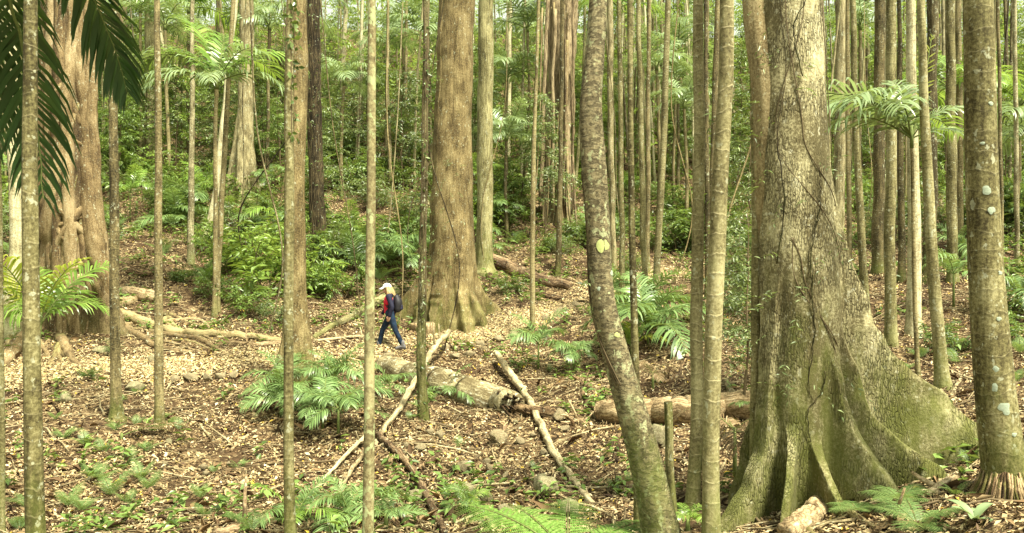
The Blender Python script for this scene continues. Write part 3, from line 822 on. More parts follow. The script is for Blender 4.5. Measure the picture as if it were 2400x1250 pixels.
for i, (lab, pts, mt) in enumerate([
        ('thin palm trunk with slight bend, second right of the leaning flaky tree', [(1496, 0, 11), (1502, 300, 13), (1510, 620, 15), (1514, 725, 16)], 'palm'),
        ('very thin straight palm stem between the bent palm and the ringed palms', [(1520, 0, 9), (1519, 300, 10), (1518, 640, 12)], 'dark_palm'),
        ('pale palm trunk leaning right, halfway between the flaky tree and the ringed palms', [(1567, 0, 13), (1556, 300, 15), (1542, 620, 16), (1536, 735, 17)], 'ringed'),
        ('straight thin palm trunk close on the right of the leaning flaky tree', [(1451, 0, 10), (1455, 300, 12), (1459, 620, 14), (1461, 725, 15)], 'palm'),
        ('grey palm trunk half hidden by the leaning flaky tree', [(1429, 0, 14), (1432, 300, 14), (1438, 660, 15)], 'grey'),
        ('dark thin palm trunk seen between the two ringed palms, left one', [(1653, 0, 9), (1656, 300, 11), (1657, 700, 12)], 'dark_palm'),
        ('dark thin palm trunk seen between the two ringed palms, right one', [(1682, 0, 13), (1674, 250, 14), (1664, 690, 14)], 'dark_palm'),
        ('thin dark sapling trunk with leafy top, right of the broad brown tree', [(1257, 190, 8), (1250, 420, 11), (1247, 785, 12)], 'dark_palm'),
        ('short dark trunk standing by the red fallen log', [(1318, 0, 10), (1315, 330, 11), (1309, 645, 14)], 'dark_palm'),
        ('pale mottled palm trunk beside the palm with the spreading crown', [(451, 0, 9), (450, 300, 12), (446, 620, 16)], 'pale'),
        ('leaning pale trunk crossing behind the palm with the spreading crown', [(551, 0, 12), (534, 180, 13), (505, 450, 14), (478, 580, 15)], 'pale'),
        ('dark palm trunk twinned with the palm carrying the spreading crown', [(541, 120, 10), (528, 350, 12), (514, 600, 13), (508, 735, 14)], 'dark_palm'),
        ('pale slender trunk on the slope left of the lichen blotched palm', [(811, 0, 10), (803, 170, 11), (797, 300, 11)], 'pale'),
        ('thin pale trunk behind the lichen blotched palm', [(849, 0, 8), (848, 180, 9), (846, 320, 11)], 'pale'),
        ('thin dark trunk high on the slope straight above the walker', [(952, 60, 7), (951, 200, 8), (949, 370, 9)], 'dark_palm'),
        ('thin pale trunk right of the dark mid-slope trunk at top centre', [(1196, 0, 9), (1193, 200, 10), (1190, 400, 12)], 'pale'),
        ('leaning pale sapling trunk at left between two palms', [(386, 120, 7), (408, 210, 9), (428, 320, 11)], 'pale'),
        ('pinkish thick trunk standing right behind the great buttressed tree', [(1970, 0, 23), (1969, 180, 25), (1966, 400, 27), (1962, 560, 30)], 'grey'),
        ('thin dark trunk beside the pinkish one behind the buttressed tree', [(1987, 0, 9), (1988, 300, 11), (1990, 640, 12)], 'dark_palm'),
        ('slim brown palm trunk rising behind the top of the large buttress', [(1999, 0, 13), (2007, 300, 15), (2020, 600, 18), (2031, 745, 20)], 'palm'),
        ('dark thick trunk, left of a close pair behind the large buttress', [(2062, 0, 24), (2060, 300, 25), (2058, 640, 27)], 'dark_palm'),
        ('greenish palm trunk, right of a close pair behind the large buttress', [(2088, 0, 22), (2086, 300, 23), (2085, 600, 25), (2084, 810, 27)], 'palm'),
        ('thin palm trunk just left of the pale far trunk', [(2107, 0, 9), (2110, 300, 14), (2114, 660, 17)], 'dark_palm'),
        ('pale wide far trunk behind the drooping palm crown at right', [(2134, 0, 20), (2139, 250, 24), (2142, 500, 28), (2139, 790, 34)], 'pale'),
        ('palm trunk curving right at its foot near the tip of the large buttress', [(2156, 0, 17), (2167, 300, 21), (2183, 600, 26), (2206, 850, 30), (2214, 912, 36)], 'palm'),
        ('grey trunk behind the curving palm at right', [(2184, 0, 25), (2183, 250, 26), (2180, 640, 28)], 'grey'),
        ('straight palm trunk left of the thick lichen spotted palm', [(2227, 0, 20), (2229, 300, 22), (2232, 660, 24)], 'palm'),
        ('thin dark trunk touching the thick lichen spotted palm from behind', [(2246, 0, 14), (2248, 300, 15), (2250, 600, 16)], 'dark_palm'),
        ('thin dark stem right of the thick lichen spotted palm', [(2338, 0, 8), (2344, 300, 8), (2350, 640, 9)], 'dark_palm'),
        ('slim trunk at the right edge of the forest', [(2378, 0, 9), (2381, 300, 10), (2384, 620, 11)], 'pale'),
        ('dark red trunk at top left behind the hanging fronds', [(287, 0, 19), (285, 120, 20), (283, 230, 22)], 'red'),
        ('narrow trunk at the left edge of the frame', [(-2, 500, 13), (1, 900, 15), (5, 1250, 17)], 'palm'),
        ]):
    nm = 'palm_tree' if 'palm' in lab else 'rainforest_tree'
    t_ = trunk(lab, 'palm' if nm == 'palm_tree' else 'tree', pts, mt, name=nm, k=14, dz=.12)
    if 'mid-slope' in lab or 'leafy top' in lab: tSap = t_
    if 'walker' in lab: tSnag = t_
vine(tSap, 50, 180, 620, .10, 'leaf_mid', spr=2.6)
vine(tD, 120, -40, 330, .07, 'leaf_dark', lw=.6, out=.06, side=-.4)

# leaning flaky tree
tL = trunk('thick leaning tree with dark flaking bark and one round yellow-green lichen patch', 'tree', [(1403, 0, 42), (1395, 130, 46), (1386, 250, 54), (1391, 400, 60), (1402, 560, 57), (1418, 700, 60), (1448, 830, 66), (1483, 950, 72), (1513, 1060, 76), (1548, 1210, 82), (1560, 1290, 88)], 'flaky', name='rainforest_tree', k=40, dz=.035, rough=.07)
tag(lichen_patch(tL, 1409, 576, 27, 32, m_l2), label='round yellow-green lichen patch')
lichen_patch(tL, 1441, 782, 16, 14, m_l2); lichen_patch(tL, 1400, 676, 10, 9, m_l1); lichen_patch(tL, 1432, 640, 8, 12, m_l1)
vine(tL, 10, 400, 900, .05, 'leaf_grey', lw=.35, spr=.8)

# thick lichen spotted palm at the right with its shaggy root cone
tP = trunk('thick palm at far right with white lichen spots and a shaggy brown root cone', 'palm', [(2291, 0, 63), (2301, 300, 68), (2310, 600, 74), (2325, 850, 84), (2343, 1040, 92), (2352, 1110, 97)], 'palm', base=(2345, 1172), k=36, dz=.04, flare=.1)
for px, py, w, h in [(2296, 449, 18, 20), (2304, 497, 15, 17), (2308, 903, 12, 22), (2330, 951, 24, 25), (2312, 860, 13, 13), (2303, 250, 12, 9), (2318, 745, 12, 10), (2287, 340, 9, 7), (2325, 640, 12, 9), (2350, 1010, 12, 9)]:
    lichen_patch(tP, px, py, w, h, m_l1)
rs = np.random.RandomState(3); mb = MB()
r0 = float(np.interp(P(0, 1110, tP.d)[2], tP.C[:, 2], tP.R))
zt = (625 - 1100) / F * tP.d - tP.g[2]
cx = np.interp(zt + tP.g[2], tP.C[:, 2], tP.C[:, 0]) - tP.g[0]
for i in range(330):
    a = rs.rand() * 6.283; q = rs.rand()
    s = np.linspace(0, 1, 5); z = zt * (1 - s) * (1 - .25 * q) - .16 * s + .03 * rs.rand()
    r = r0 * (.86 + .1 * rs.rand()) + (.13 + .10 * rs.rand()) * s ** 1.3
    aa = a + rs.normal(0, .05) * s
    tube(mb, np.stack([cx * (1 - s * .3) + r * np.cos(aa), r * np.sin(aa), z], -1) + rs.normal(0, .006, (5, 3)), np.linspace(.011, .013, 5) * rs.uniform(.7, 1.3), 5, mat=i % 3)
mb.build('root_cone', [M['brown'], M['deadwood'], M['rotten']], tP.root)

# broad brown tree behind the walker
def lobes_px(d, g, items):
    """items: (angle degrees, half thickness, [(py, radius px)...])"""
    out = []
    for a, t, tab in items:
        hz = [(625 - py) / F * d - g[2] for py, r in tab][::-1]; hr = [r * d / F for py, r in tab][::-1]
        out.append((math.radians(a), t, np.array(hz), np.array(hr)))
    return out
def th_for(items, base=90, dense=26, half=.5):
    th = [np.linspace(0, 2 * math.pi, base, endpoint=False)]
    for a, *_ in items:
        s = np.linspace(-1, 1, dense); th.append((math.radians(a) + half * np.sign(s) * np.abs(s) ** 1.8) % (2 * math.pi))
    th = np.unique(np.round(np.concatenate(th), 4))
    return th

gB = at(1062, 752)
itB = [(178, .16, [(480, 40), (600, 58), (660, 85), (700, 118), (745, 150), (790, 170)]),
       (0, .15, [(560, 40), (640, 56), (690, 80), (735, 122), (790, 140)]),
       (-62, .20, [(540, 40), (640, 54), (700, 68), (745, 90), (790, 100)]),
       (-118, .18, [(540, 40), (640, 54), (700, 70), (760, 92), (790, 100)]),
       (-32, .13, [(600, 42), (690, 60), (735, 92), (790, 105)]),
       (-150, .12, [(560, 42), (650, 60), (720, 96), (790, 110)]), (90, .2, [(500, 40), (640, 55), (790, 120)])]
tBig = trunk('broad brown tree with flared roots standing right behind the walker', 'tree', [(1076, -100, 74), (1070, 0, 76), (1066, 200, 80), (1062, 350, 90), (1060, 480, 100), (1060, 600, 106), (1060, 700, 112), (1062, 760, 118)], 'brown', name='rainforest_tree', base=(1062, 752), th=th_for(itB, 80, 18), dz=.06, rough=.045, lobes=lobes_px(gB[1], gB, itB), flare=.1, sm=.12)
vine(tBig, 90, 380, 640, .07, 'leaf_grey', lw=.35, out=.1, spr=1.0, side=-2.6)
vine(tBig, 26, -40, 160, .07, 'leaf_grey', lw=.35, out=.15, spr=1.6, side=3.0)

# double trunk with flared foot left of centre
gD = at(700, 908)
itD = [(200, .10, [(700, 20), (800, 36), (870, 56), (930, 78)]), (-20, .10, [(700, 22), (800, 34), (870, 52), (930, 78)]), (-95, .10, [(720, 24), (820, 34), (930, 62)]), (80, .1, [(720, 24), (930, 60)])]
trunk('brown trunk with flared foot behind a straight thinner palm, left of the dense palm clump', 'tree', [(696, 0, 38), (694, 200, 40), (688, 500, 46), (690, 700, 54), (695, 850, 66), (698, 920, 76)], 'brown', name='rainforest_tree', base=(700, 908), th=th_for(itD, 50, 14), dz=.06, rough=.05, lobes=lobes_px(gD[1], gD, itD), flare=.1, sm=.06)

# dark trunk beyond the broad brown tree, and other mid-slope trunks
tM = trunk('straight olive-grey trunk just right of the broad brown tree', 'tree', [(1139, 0, 35), (1137, 250, 36), (1136, 430, 37), (1136, 600, 40), (1137, 640, 46)], 'mossy', name='rainforest_tree', k=30, dz=.08, rough=.05)
tV = trunk('dark fibrous vine-clad trunk uphill left of the lichen blotched palm', 'tree', [(735, 0, 30), (737, 200, 31), (741, 420, 34), (745, 605, 38)], 'dark', name='rainforest_tree', k=30, dz=.07, rough=.12)
vine(tV, 420, -60, 600, .10, 'leaf_dark', lw=.4, out=.25)
vine(tV, 60, -60, 560, .07, 'leaf_grey', lw=.35, out=.2, spr=1.4)
gE = at(574, 472)
itE = [(185, .2, [(250, 16), (350, 26), (420, 38), (490, 52)]), (-5, .2, [(250, 16), (350, 24), (420, 34), (490, 46)]), (-85, .2, [(280, 16), (400, 28), (490, 48)])]
trunk('far buttressed trunk on the upper slope left of centre', 'tree', [(578, 0, 26), (576, 200, 28), (572, 330, 34), (572, 480, 48)], 'grey', name='rainforest_tree', base=(574, 472), th=th_for(itE, 40, 12), dz=.12, rough=.06, lobes=lobes_px(gE[1], gE, itE), sm=.15)
gF = at(345, 395)
itF = [(190, .2, [(250, 12), (320, 22), (370, 42), (410, 66)]), (-60, .2, [(280, 14), (350, 24), (410, 40)])]
tG = trunk('mossy far trunk with slanting buttress at upper left', 'tree', [(355, 0, 27), (355, 200, 27), (354, 330, 30), (350, 405, 40)], 'mossy', name='rainforest_tree', base=(345, 395), th=th_for(itF, 40, 12), dz=.14, rough=.06, lobes=lobes_px(gF[1], gF, itF), sm=.15)
vine(tG, 60, -100, 200, .12, 'leaf_mid', spr=3)

# far red fig with hanging roots behind the leaning tree
gR = at(1318, 520)
tR = trunk('far reddish strangler fig with many hanging root strands behind the leafy sapling', 'tree', [(1322, -60, 70), (1318, 120, 66), (1312, 300, 58), (1310, 520, 60)], 'red', name='strangler_fig', base=(1318, 520), k=40, dz=.1, rough=.16)
rs = np.random.RandomState(8)
for i in range(20):
    x0 = rs.uniform(1270, 1352); x1 = x0 + rs.normal(0, 6) + (x0 - 1312) * .25
    y0 = rs.uniform(-150, 330); y1 = rs.uniform(470, 545)
    n = 14; s = np.linspace(0, 1, n)
    px = x0 + (x1 - x0) * s ** 2 + np.cumsum(rs.normal(0, 1.2, n)); py = y0 + (y1 - y0) * s
    dd = tR.d - .55 - .5 * rs.rand() - .25 * s
    q = np.array([P(a, b, c) for a, b, c in zip(px, py, dd)]) - tR.g
    mb = MB(); tube(mb, q, rs.uniform(.03, .11) * (1 - .3 * s), 7, .15, i)
    mb.build('root_strand', M['fig_root' if rs.rand() < .6 else 'red'], tR.root)

# the great buttressed tree
gT = at(1868, 1150)
dT = 9.0
gT = np.array([(1868 - 1200) / F * dT, dT, float(ground((1868 - 1200) / F * dT, dT))])
itT = [(-6, .085, [(300, 45), (420, 80), (520, 100), (600, 116), (680, 140), (760, 166), (820, 205), (870, 254), (920, 318), (965, 380), (1010, 434), (1050, 458), (1250, 500)]),
       (-27, .050, [(700, 45), (850, 128), (920, 146), (970, 176), (1020, 235), (1060, 300), (1110, 340), (1300, 420)]),
       (-50, .060, [(760, 45), (880, 108), (960, 134), (1010, 165), (1070, 215), (1130, 268), (1200, 320), (1400, 400)]),
       (-80, .045, [(980, 45), (1040, 105), (1100, 150), (1180, 215), (1280, 300), (1400, 380)]),
       (-117, .045, [(960, 45), (1010, 100), (1050, 130), (1100, 165), (1160, 215), (1250, 300), (1400, 370)]),
       (-155, .10, [(500, 45), (700, 90), (900, 102), (1050, 126), (1130, 165), (1190, 215), (1260, 290), (1400, 360)]),
       (150, .09, [(700, 45), (1000, 110), (1200, 160), (1300, 230)]), (80, .09, [(700, 45), (950, 120), (1250, 300)]), (30, .09, [(700, 45), (950, 150), (1250, 330)])]
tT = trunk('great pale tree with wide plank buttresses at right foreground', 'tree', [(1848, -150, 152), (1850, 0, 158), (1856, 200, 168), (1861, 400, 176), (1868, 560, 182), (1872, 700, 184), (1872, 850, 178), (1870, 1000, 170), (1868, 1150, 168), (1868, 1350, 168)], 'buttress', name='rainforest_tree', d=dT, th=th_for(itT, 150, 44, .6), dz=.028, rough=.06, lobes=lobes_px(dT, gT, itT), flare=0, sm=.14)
# secondary stem fused to its left side, climbing stems and leaf sprays
st = trunk('', '', [(1770, -150, 58), (1773, 0, 60), (1788, 200, 64), (1802, 400, 66), (1814, 600, 60), (1828, 800, 46), (1845, 1000, 26)], 'buttress_stem', d=dT - .06, k=36, dz=.05, rough=.1, holder=tT.root, flare=0)
rsx = np.random.RandomState(5)
# shift the fused stem into the frame of the tree it belongs to
st.obj.name = 'fused_stem'
st.obj.location = tuple(st.g - tT.g)
mb = MB()
for pts in [[(1870, 640), (1868, 700), (1874, 770), (1868, 830), (1862, 900), (1878, 930)], [(1900, 860), (1895, 905), (1862, 945), (1866, 1010), (1888, 1060)], [(1862, 650), (1872, 560), (1890, 480), (1888, 400)],
            [(1800, 620), (1812, 480), (1800, 330), (1816, 180), (1806, 60), (1812, -60)], [(1850, 200), (1830, 90), (1860, 20), (1850, -60)]]:
    q = smooth_path(np.array([surf(tT, a, b, .03)[0] for a, b in pts]), 30) - tT.g
    tube(mb, q + rng.normal(0, .006, q.shape), np.linspace(.007, .003, 30), 6, .2)
mb.build('climbing_stem', M['dark'], tT.root)
vine(tT, 26, 20, 620, .075, 'leaf_grey', lw=.22, out=.1, spr=1.5, side=-2.5)
vine(tT, 22, 560, 900, .075, 'leaf_grey', lw=.22, out=.1, spr=1.3, side=-2.6)
vine(tT, 20, -60, 560, .08, 'leaf_dark', lw=.22, out=.15, spr=2.0, side=3.1)

# strangler fig at the left
gS = at(168, 775)
itS = [(-8, .14, [(470, 30), (560, 60), (660, 78), (720, 100), (780, 145), (830, 170)]), (188, .14, [(540, 30), (650, 64), (760, 100), (830, 150)]), (80, .2, [(600, 40), (830, 130)])]
tFig = trunk('huge strangler fig at left with a lattice of pale woody roots round its trunk', 'tree', [(160, -150, 70), (160, 0, 74), (162, 200, 76), (165, 400, 80), (168, 560, 84), (170, 700, 92), (170, 790, 98)], 'fig', name='strangler_fig', base=(168, 775), th=th_for(itS, 70, 16), dz=.06, rough=.06, lobes=lobes_px(gS[1], gS, itS), sm=.1, flare=0)
def fig_root(pts, k=10, bark='fig_root', lift=.0):
    pts = np.array(pts, float); S = smooth_path(pts, max(12, len(pts) * 7))
    q = []
    for ii_, (px, py, w) in enumerate(S):
        p, _ = surf(tFig, min(max(px, 0), 330), py, lift); r = w / 2 * tFig.d / F
        p[0] = .25 * p[0] + .75 * (px - 1200) / F * tFig.d
        e_ = abs(2 * ii_ / (len(S) - 1) - 1) ** 3
        p[1] += r * (e_ * .9 - .05); q.append(np.append(p, r * (1 - .25 * e_)))
    q = np.array(q); mb = MB()
    tube(mb, q[:, :3] - tFig.g, np.maximum(q[:, 3], .012), k, .2, rng.rand() * 9)
    return mb.build('root', M[bark], tFig.root)
fig_root([(188, -100, 24), (192, 120, 28), (205, 300, 34), (212, 450, 44), (226, 580, 50), (246, 690, 54), (262, 800, 60)], 16)
fig_root([(196, 240, 14), (172, 340, 26), (148, 450, 36), (128, 560, 46), (112, 680, 48), (98, 810, 54)], 16)
fig_root([(128, -100, 20), (122, 60, 20), (112, 250, 28), (110, 420, 30), (122, 520, 34), (140, 640, 26), (150, 790, 28)], 14)
fig_root([(156, -100, 16), (160, 100, 18), (176, 200, 16), (196, 300, 18)], 12)
fig_root([(190, 190, 18), (150, 232, 20), (120, 275, 16), (106, 320, 14)], 12)
fig_root([(110, 262, 12), (150, 246, 12), (195, 254, 11)])
fig_root([(110, 350, 13), (150, 312, 12), (204, 345, 13)])
fig_root([(120, 440, 16), (165, 490, 20), (205, 545, 16), (222, 580, 14)], 12)
fig_root([(214, 470, 16), (182, 530, 20), (150, 585, 16), (130, 620, 14)], 12)
fig_root([(132, 470, 14), (160, 540, 16), (188, 590, 16), (194, 680, 18), (190, 810, 24)], 12)
fig_root([(200, 500, 16), (208, 600, 18), (218, 700, 20), (224, 810, 26)], 12)
fig_root([(160, 540, 12), (150, 620, 14), (166, 700, 16), (170, 810, 20)])
fig_root([(190, 560, 11), (172, 640, 13), (178, 810, 16)])
fig_root([(112, 540, 11), (170, 528, 12), (214, 505, 10)])
fig_root([(116, 640, 12), (165, 655, 11), (232, 640, 12)])
fig_root([(150, 700, 10), (190, 640, 12), (216, 600, 10)])
for q in [(104, 30, 30), (132, 20, 26), (158, 16, 22), (180, 24, 28), (206, 30, 34), (220, 40, 30)]:
    x0, dx, w = q
    fig_root([(x0 + (6 if x0 < 160 else -8), -120, w * .8), (x0 + 4, 80, w), (x0 - 3, 260, w), (x0 + (x0 - 165) * .12, 420, w * .9), (x0 + (x0 - 165) * .35, 600, w * 1.1), (x0 + (x0 - 165) * .7, 810, w * 1.4)], 12)
rs = np.random.RandomState(12)
for i in range(26):
    x0 = rs.uniform(108, 232); y0 = rs.uniform(380, 660); s = np.linspace(0, 1, 6)
    fig_root(np.column_stack([x0 + rs.normal(0, 6, 6).cumsum() * .6, y0 + (800 - y0) * s, np.full(6, rs.uniform(4, 9))]), 7, ('fig_root', 'brown', 'fig')[i % 3])

# ------------------------------------------------------------------ roots, logs, branches lying on the ground
def lying(pts, k=12, rough=.1, n=None, sink=.42, parent=None, name='fallen_branch', mat='stick', label=None, cat='branch', flat=1.0, lifts=None, group=None):
    """tube resting on the ground along contact pixels (px, py, width px)"""
    q = []
    S = smooth_path(np.array(pts, float), n or max(14, 8 * len(pts)))
    for i, (px, py, w) in enumerate(S):
        g = at(px, py); r = max(w / 2 * g[1] / F, .006)
        lf = 0 if lifts is None else np.interp(i / (len(S) - 1), np.linspace(0, 1, len(lifts)), lifts)
        q.append([g[0], g[1] + r * .3, g[2] + r * (1 - sink) + lf, r])
    q = np.array(q)
    for _ in range(2 if len(q) > 10 else 0):
        q[1:-1] = (q[:-2] + 2 * q[1:-1] + q[2:]) / 4
    o = q[0, :3].copy() if parent is None else np.array(parent.location)
    jit = rng.normal(0, .22, (len(q), 3)) * np.minimum(q[:, 3], .05)[:, None]
    q[:, :3] += jit
    mb = MB(); tube(mb, q[:, :3] - o, q[:, 3], k, max(rough, .13) if q[:, 3].max() < .12 else rough, rng.rand() * 20, flat=flat)
    if parent is None and q[:, 3].max() < .1 and len(q) > 12:          # broken side twigs
        for _ in range(rng.randint(2, 6)):
            b_ = rng.randint(2, len(q) - 2); ax = nrm(q[b_ + 1, :3] - q[b_ - 1, :3]); sd_ = nrm(rng.normal(0, 1, 3) + np.array([0, 0, .5])); sd_ = nrm(sd_ - ax * np.dot(sd_, ax) * .5)
            L_ = rng.uniform(2, 9) * q[b_, 3]; s2 = np.linspace(0, 1, 4)[:, None]
            tube(mb, q[b_, :3] - o + sd_ * L_ * s2 + rng.normal(0, .12, (4, 3)) * q[b_, 3], np.linspace(.5, .22, 4) * q[b_, 3], 6, .15, rng.rand() * 9)
    ob = mb.build(name, M[mat], parent, loc=None if parent is not None else tuple(o))
    if parent is None: tag(ob, label, cat, group)
    ob['_c'] = 0; del ob['_c']
    return ob, q
fr = tFig.root
lying([(245, 745, 36), (300, 752, 30), (360, 775, 24), (430, 786, 20), (520, 790, 19), (600, 796, 18), (670, 806, 15)], parent=fr, name='root', mat='brown', rough=.18)
lying([(262, 760, 26), (320, 790, 18), (360, 812, 14), (410, 826, 11), (450, 828, 9)], parent=fr, name='root', mat='fig_root')
lying([(350, 782, 14), (410, 790, 12), (470, 800, 11), (530, 834, 9)], parent=fr, name='root', mat='fig_root')
lying([(60, 800, 40), (30, 830, 34), (0, 860, 30), (-60, 890, 24)], parent=fr, name='root', mat='fig_root')
lying([(140, 800, 26), (170, 850, 16), (210, 870, 9)], parent=fr, name='root', mat='fig_root')
lying([(255, 720, 30), (300, 715, 26), (330, 690, 18)], parent=fr, name='root', mat='fig_root')
rs = np.random.RandomState(21)
for i in range(15):
    x0 = rs.uniform(262, 420); y0 = rs.uniform(735, 800); L = rs.uniform(80, 190); s_ = np.linspace(0, 1, 5); w0 = rs.uniform(6, 13)
    lying([(x0 + L * q + rs.normal(0, 5), y0 + (20 + 30 * rs.rand()) * q + rs.normal(0, 6), w0 * (1 - .6 * q)) for q in s_], parent=fr, name='root', mat=('brown', 'fig_root')[i % 2], k=8, rough=.18)
for i in range(8):
    x0 = rs.uniform(20, 150); y0 = rs.uniform(790, 815); w0 = rs.uniform(8, 16); dx = rs.normal(-10, 40)
    lying([(x0 + dx * q + rs.normal(0, 4), y0 + 75 * q + rs.normal(0, 4), w0 * (1 - .6 * q)) for q in np.linspace(0, 1, 5)], parent=fr, name='root', mat=('brown', 'fig_root')[i % 2], k=8, rough=.18)
t35 = trunk('pale crooked aerial root leg standing left of the strangler fig', 'tree root', [(36, 420, 26), (40, 560, 28), (36, 640, 32), (22, 720, 44), (12, 790, 64)], 'pale', name='aerial_root', topy=-300, k=16, dz=.08, rough=.1)

lying([(286, 690, 26), (320, 700, 32), (362, 706, 32)], name='fallen_log', mat='deadwood', label='short brown log beside the fig roots, below the mossy rocks', cat='log', k=16)
lying([(300, 640, 16), (330, 646, 18), (352, 648, 15)], name='fallen_log', mat='rotten', label='dark log end higher up beside the strangler fig', cat='log')
lying([(300, 866, 8), (345, 858, 10), (380, 842, 9), (450, 846, 6)], name='fallen_branch', mat='twig', label='dark thin root-like branch below the fig roots', cat='branch')
lying([(735, 795, 12), (780, 768, 16), (830, 745, 20), (880, 715, 22), (930, 690, 26)], parent=tBig.root, name='root', mat='mossy')
lying([(735, 802, 6), (800, 796, 8), (860, 792, 8), (930, 800, 7), (970, 798, 5)], mat='stick', label='thin crooked pale branch lying behind the walker', cat='branch')
lying([(540, 806, 8), (600, 812, 12), (665, 808, 14)], name='fallen_branch', mat='deadwood', label='short straight branch left of the flared double trunk', cat='branch')

for pts in [[(2020, 1140, 22), (2070, 1165, 16), (2130, 1182, 9)], [(1960, 1175, 26), (2000, 1215, 20), (2060, 1245, 12)], [(1730, 1225, 26), (1690, 1250, 18), (1660, 1280, 10)], [(2230, 1025, 22), (2290, 1032, 14), (2340, 1045, 8)], [(1880, 1225, 24), (1905, 1262, 18), (1900, 1300, 14)]]:
    lying(pts, parent=tT.root, name='root', mat='buttress_stem', k=12, rough=.2)

# main log with torn end
lg, q = lying([(898, 868, 44), (950, 890, 56), (1010, 912, 66), (1080, 938, 72), (1140, 958, 74), (1200, 968, 64)], k=30, rough=.06, n=60, name='trunk', mat='log', parent=None, cat='log')
lg.name = 'fallen_log'
tag(lg, 'large pale lichen-crusted fallen log with a torn end, lying below the walker', 'log')
mb = MB(); e = q[-1]; o = q[0, :3]; dirl = nrm(q[-1, :3] - q[-8, :3])
rs = np.random.RandomState(4)
for i in range(34):
    a = rs.rand() * 6.28; r = e[3] * .88 * math.sqrt(rs.rand()) ; l = rs.uniform(.15, .75) * (1 if math.sin(a) < .3 else .5)
    c0 = e[:3] + np.array([-dirl[1] * math.cos(a) * r, dirl[0] * math.cos(a) * r, math.sin(a) * r]) - dirl * .35
    s = np.linspace(0, 1, 5)[:, None]
    tube(mb, c0 + dirl * (l + .35) * s + rs.normal(0, .012, (5, 3)) - np.array([0, 0, .05 * l]) * s - o, np.linspace(.05, .008, 5) * rs.uniform(.6, 1.3), 6, .2, i)
mb.build('torn_end', M['rotten'], lg)
lying([(1190, 962, 22), (1240, 972, 26), (1290, 975, 24), (1320, 972, 12)], name='fallen_log', mat='rotten', label='dark red rotten heartwood piece just beyond the torn log end', cat='log', rough=.25)
lying([(1318, 980, 16), (1350, 990, 16), (1378, 996, 8)], name='fallen_log', mat='deadwood', label='short orange splintered piece right of the dark heartwood', cat='log', rough=.25)
lying([(1408, 986, 48), (1480, 995, 60), (1560, 995, 66), (1650, 991, 68), (1780, 982, 70)], k=26, sink=.1, rough=.06, n=50, name='fallen_log', mat='deadwood', label='barkless pale orange log behind the ringed palms', cat='log')
lying([(1140, 618, 34), (1200, 640, 34), (1260, 664, 30), (1338, 678, 22)], k=20, rough=.12, name='fallen_log', mat='redlog', label='reddish fallen log on the bank right of the broad brown tree', cat='log')
lying([(1250, 690, 12), (1285, 700, 14), (1318, 704, 12)], name='fallen_log', mat='rotten', label='dark rotting wood under the reddish log', cat='log', rough=.2)
lying([(1200, 690, 12), (1212, 670, 12), (1222, 652, 10)], name='fallen_branch', mat='stick', label='pale stub of branch leaning below the reddish log', cat='branch')
lying([(500, 1262, 22), (600, 1238, 28), (690, 1218, 30), (770, 1188, 32)], k=18, rough=.12, name='fallen_log', mat='redlog', label='long reddish log along the bottom edge left of centre', cat='log')
lying([(1052, 828, 12), (1020, 876, 14), (975, 936, 14), (930, 985, 13), (895, 1020, 12), (880, 1050, 10)], mat='stick', label='pale upper branch propped across the fallen log', cat='branch', lifts=[.5, .62, .35, .12, .02, 0])
lying([(858, 1040, 9), (800, 1096, 9), (750, 1146, 8), (714, 1180, 7)], mat='stick', label='thin pale pole pointing down left from the lichen blotched palm', cat='branch', lifts=[.12, .1, .05, 0])
lying([(872, 1056, 9), (830, 1112, 10), (790, 1170, 9), (738, 1238, 9)], mat='stick', label='second thin pale pole, the lower one, below the dense palm clump', cat='branch', lifts=[.1, .1, .06, 0])
lying([(880, 1024, 13), (920, 1062, 15), (960, 1106, 17), (996, 1168, 19), (1022, 1222, 18), (1042, 1258, 17)], mat='redlog', label='reddish straight branch running down to the bottom edge at centre', cat='branch', lifts=[.05] * 6)
lying([(1164, 856, 14), (1186, 886, 16), (1222, 926, 16), (1252, 970, 17), (1272, 1020, 17), (1300, 1074, 17), (1340, 1130, 16), (1392, 1194, 15)], mat='stick', label='long crooked pale branch running down the bank right of the fallen log', cat='branch', lifts=[.25, .2, .1, .05, .05, .05, .05, 0])
lying([(1700, 900, 14), (1722, 930, 15), (1738, 955, 14)], mat='stick', label='short pale stub leaning against the orange log', cat='branch')
lying([(1950, 1178, 46), (1905, 1222, 52), (1850, 1270, 54)], k=22, rough=.2, name='fallen_log', mat='deadwood', label='splintered pale log end at the foot of the buttressed tree', cat='log')
lying([(2060, 1130, 14), (2110, 1098, 16), (2170, 1062, 14)], name='fallen_branch', mat='rotten', label='dark broken branch under the small ferns by the buttress', cat='branch', lifts=[.05] * 3)
lying([(2236, 1060, 12), (2280, 1028, 16), (2320, 1008, 16)], mat='stick', label='bleached branch between buttress tip and thick palm', cat='branch')
lying([(2160, 1175, 30), (2215, 1150, 36), (2260, 1128, 30)], name='palm_sheath', mat='deadwood', label='curled brown fallen palm sheath near the thick palm', cat='palm sheath', rough=.3, flat=.45)
lying([(2040, 1255, 22), (2110, 1226, 26), (2180, 1200, 20)], name='palm_sheath', mat='rotten', label='flat dark palm sheath lying along the bottom right edge', cat='palm sheath', rough=.3, flat=.4)
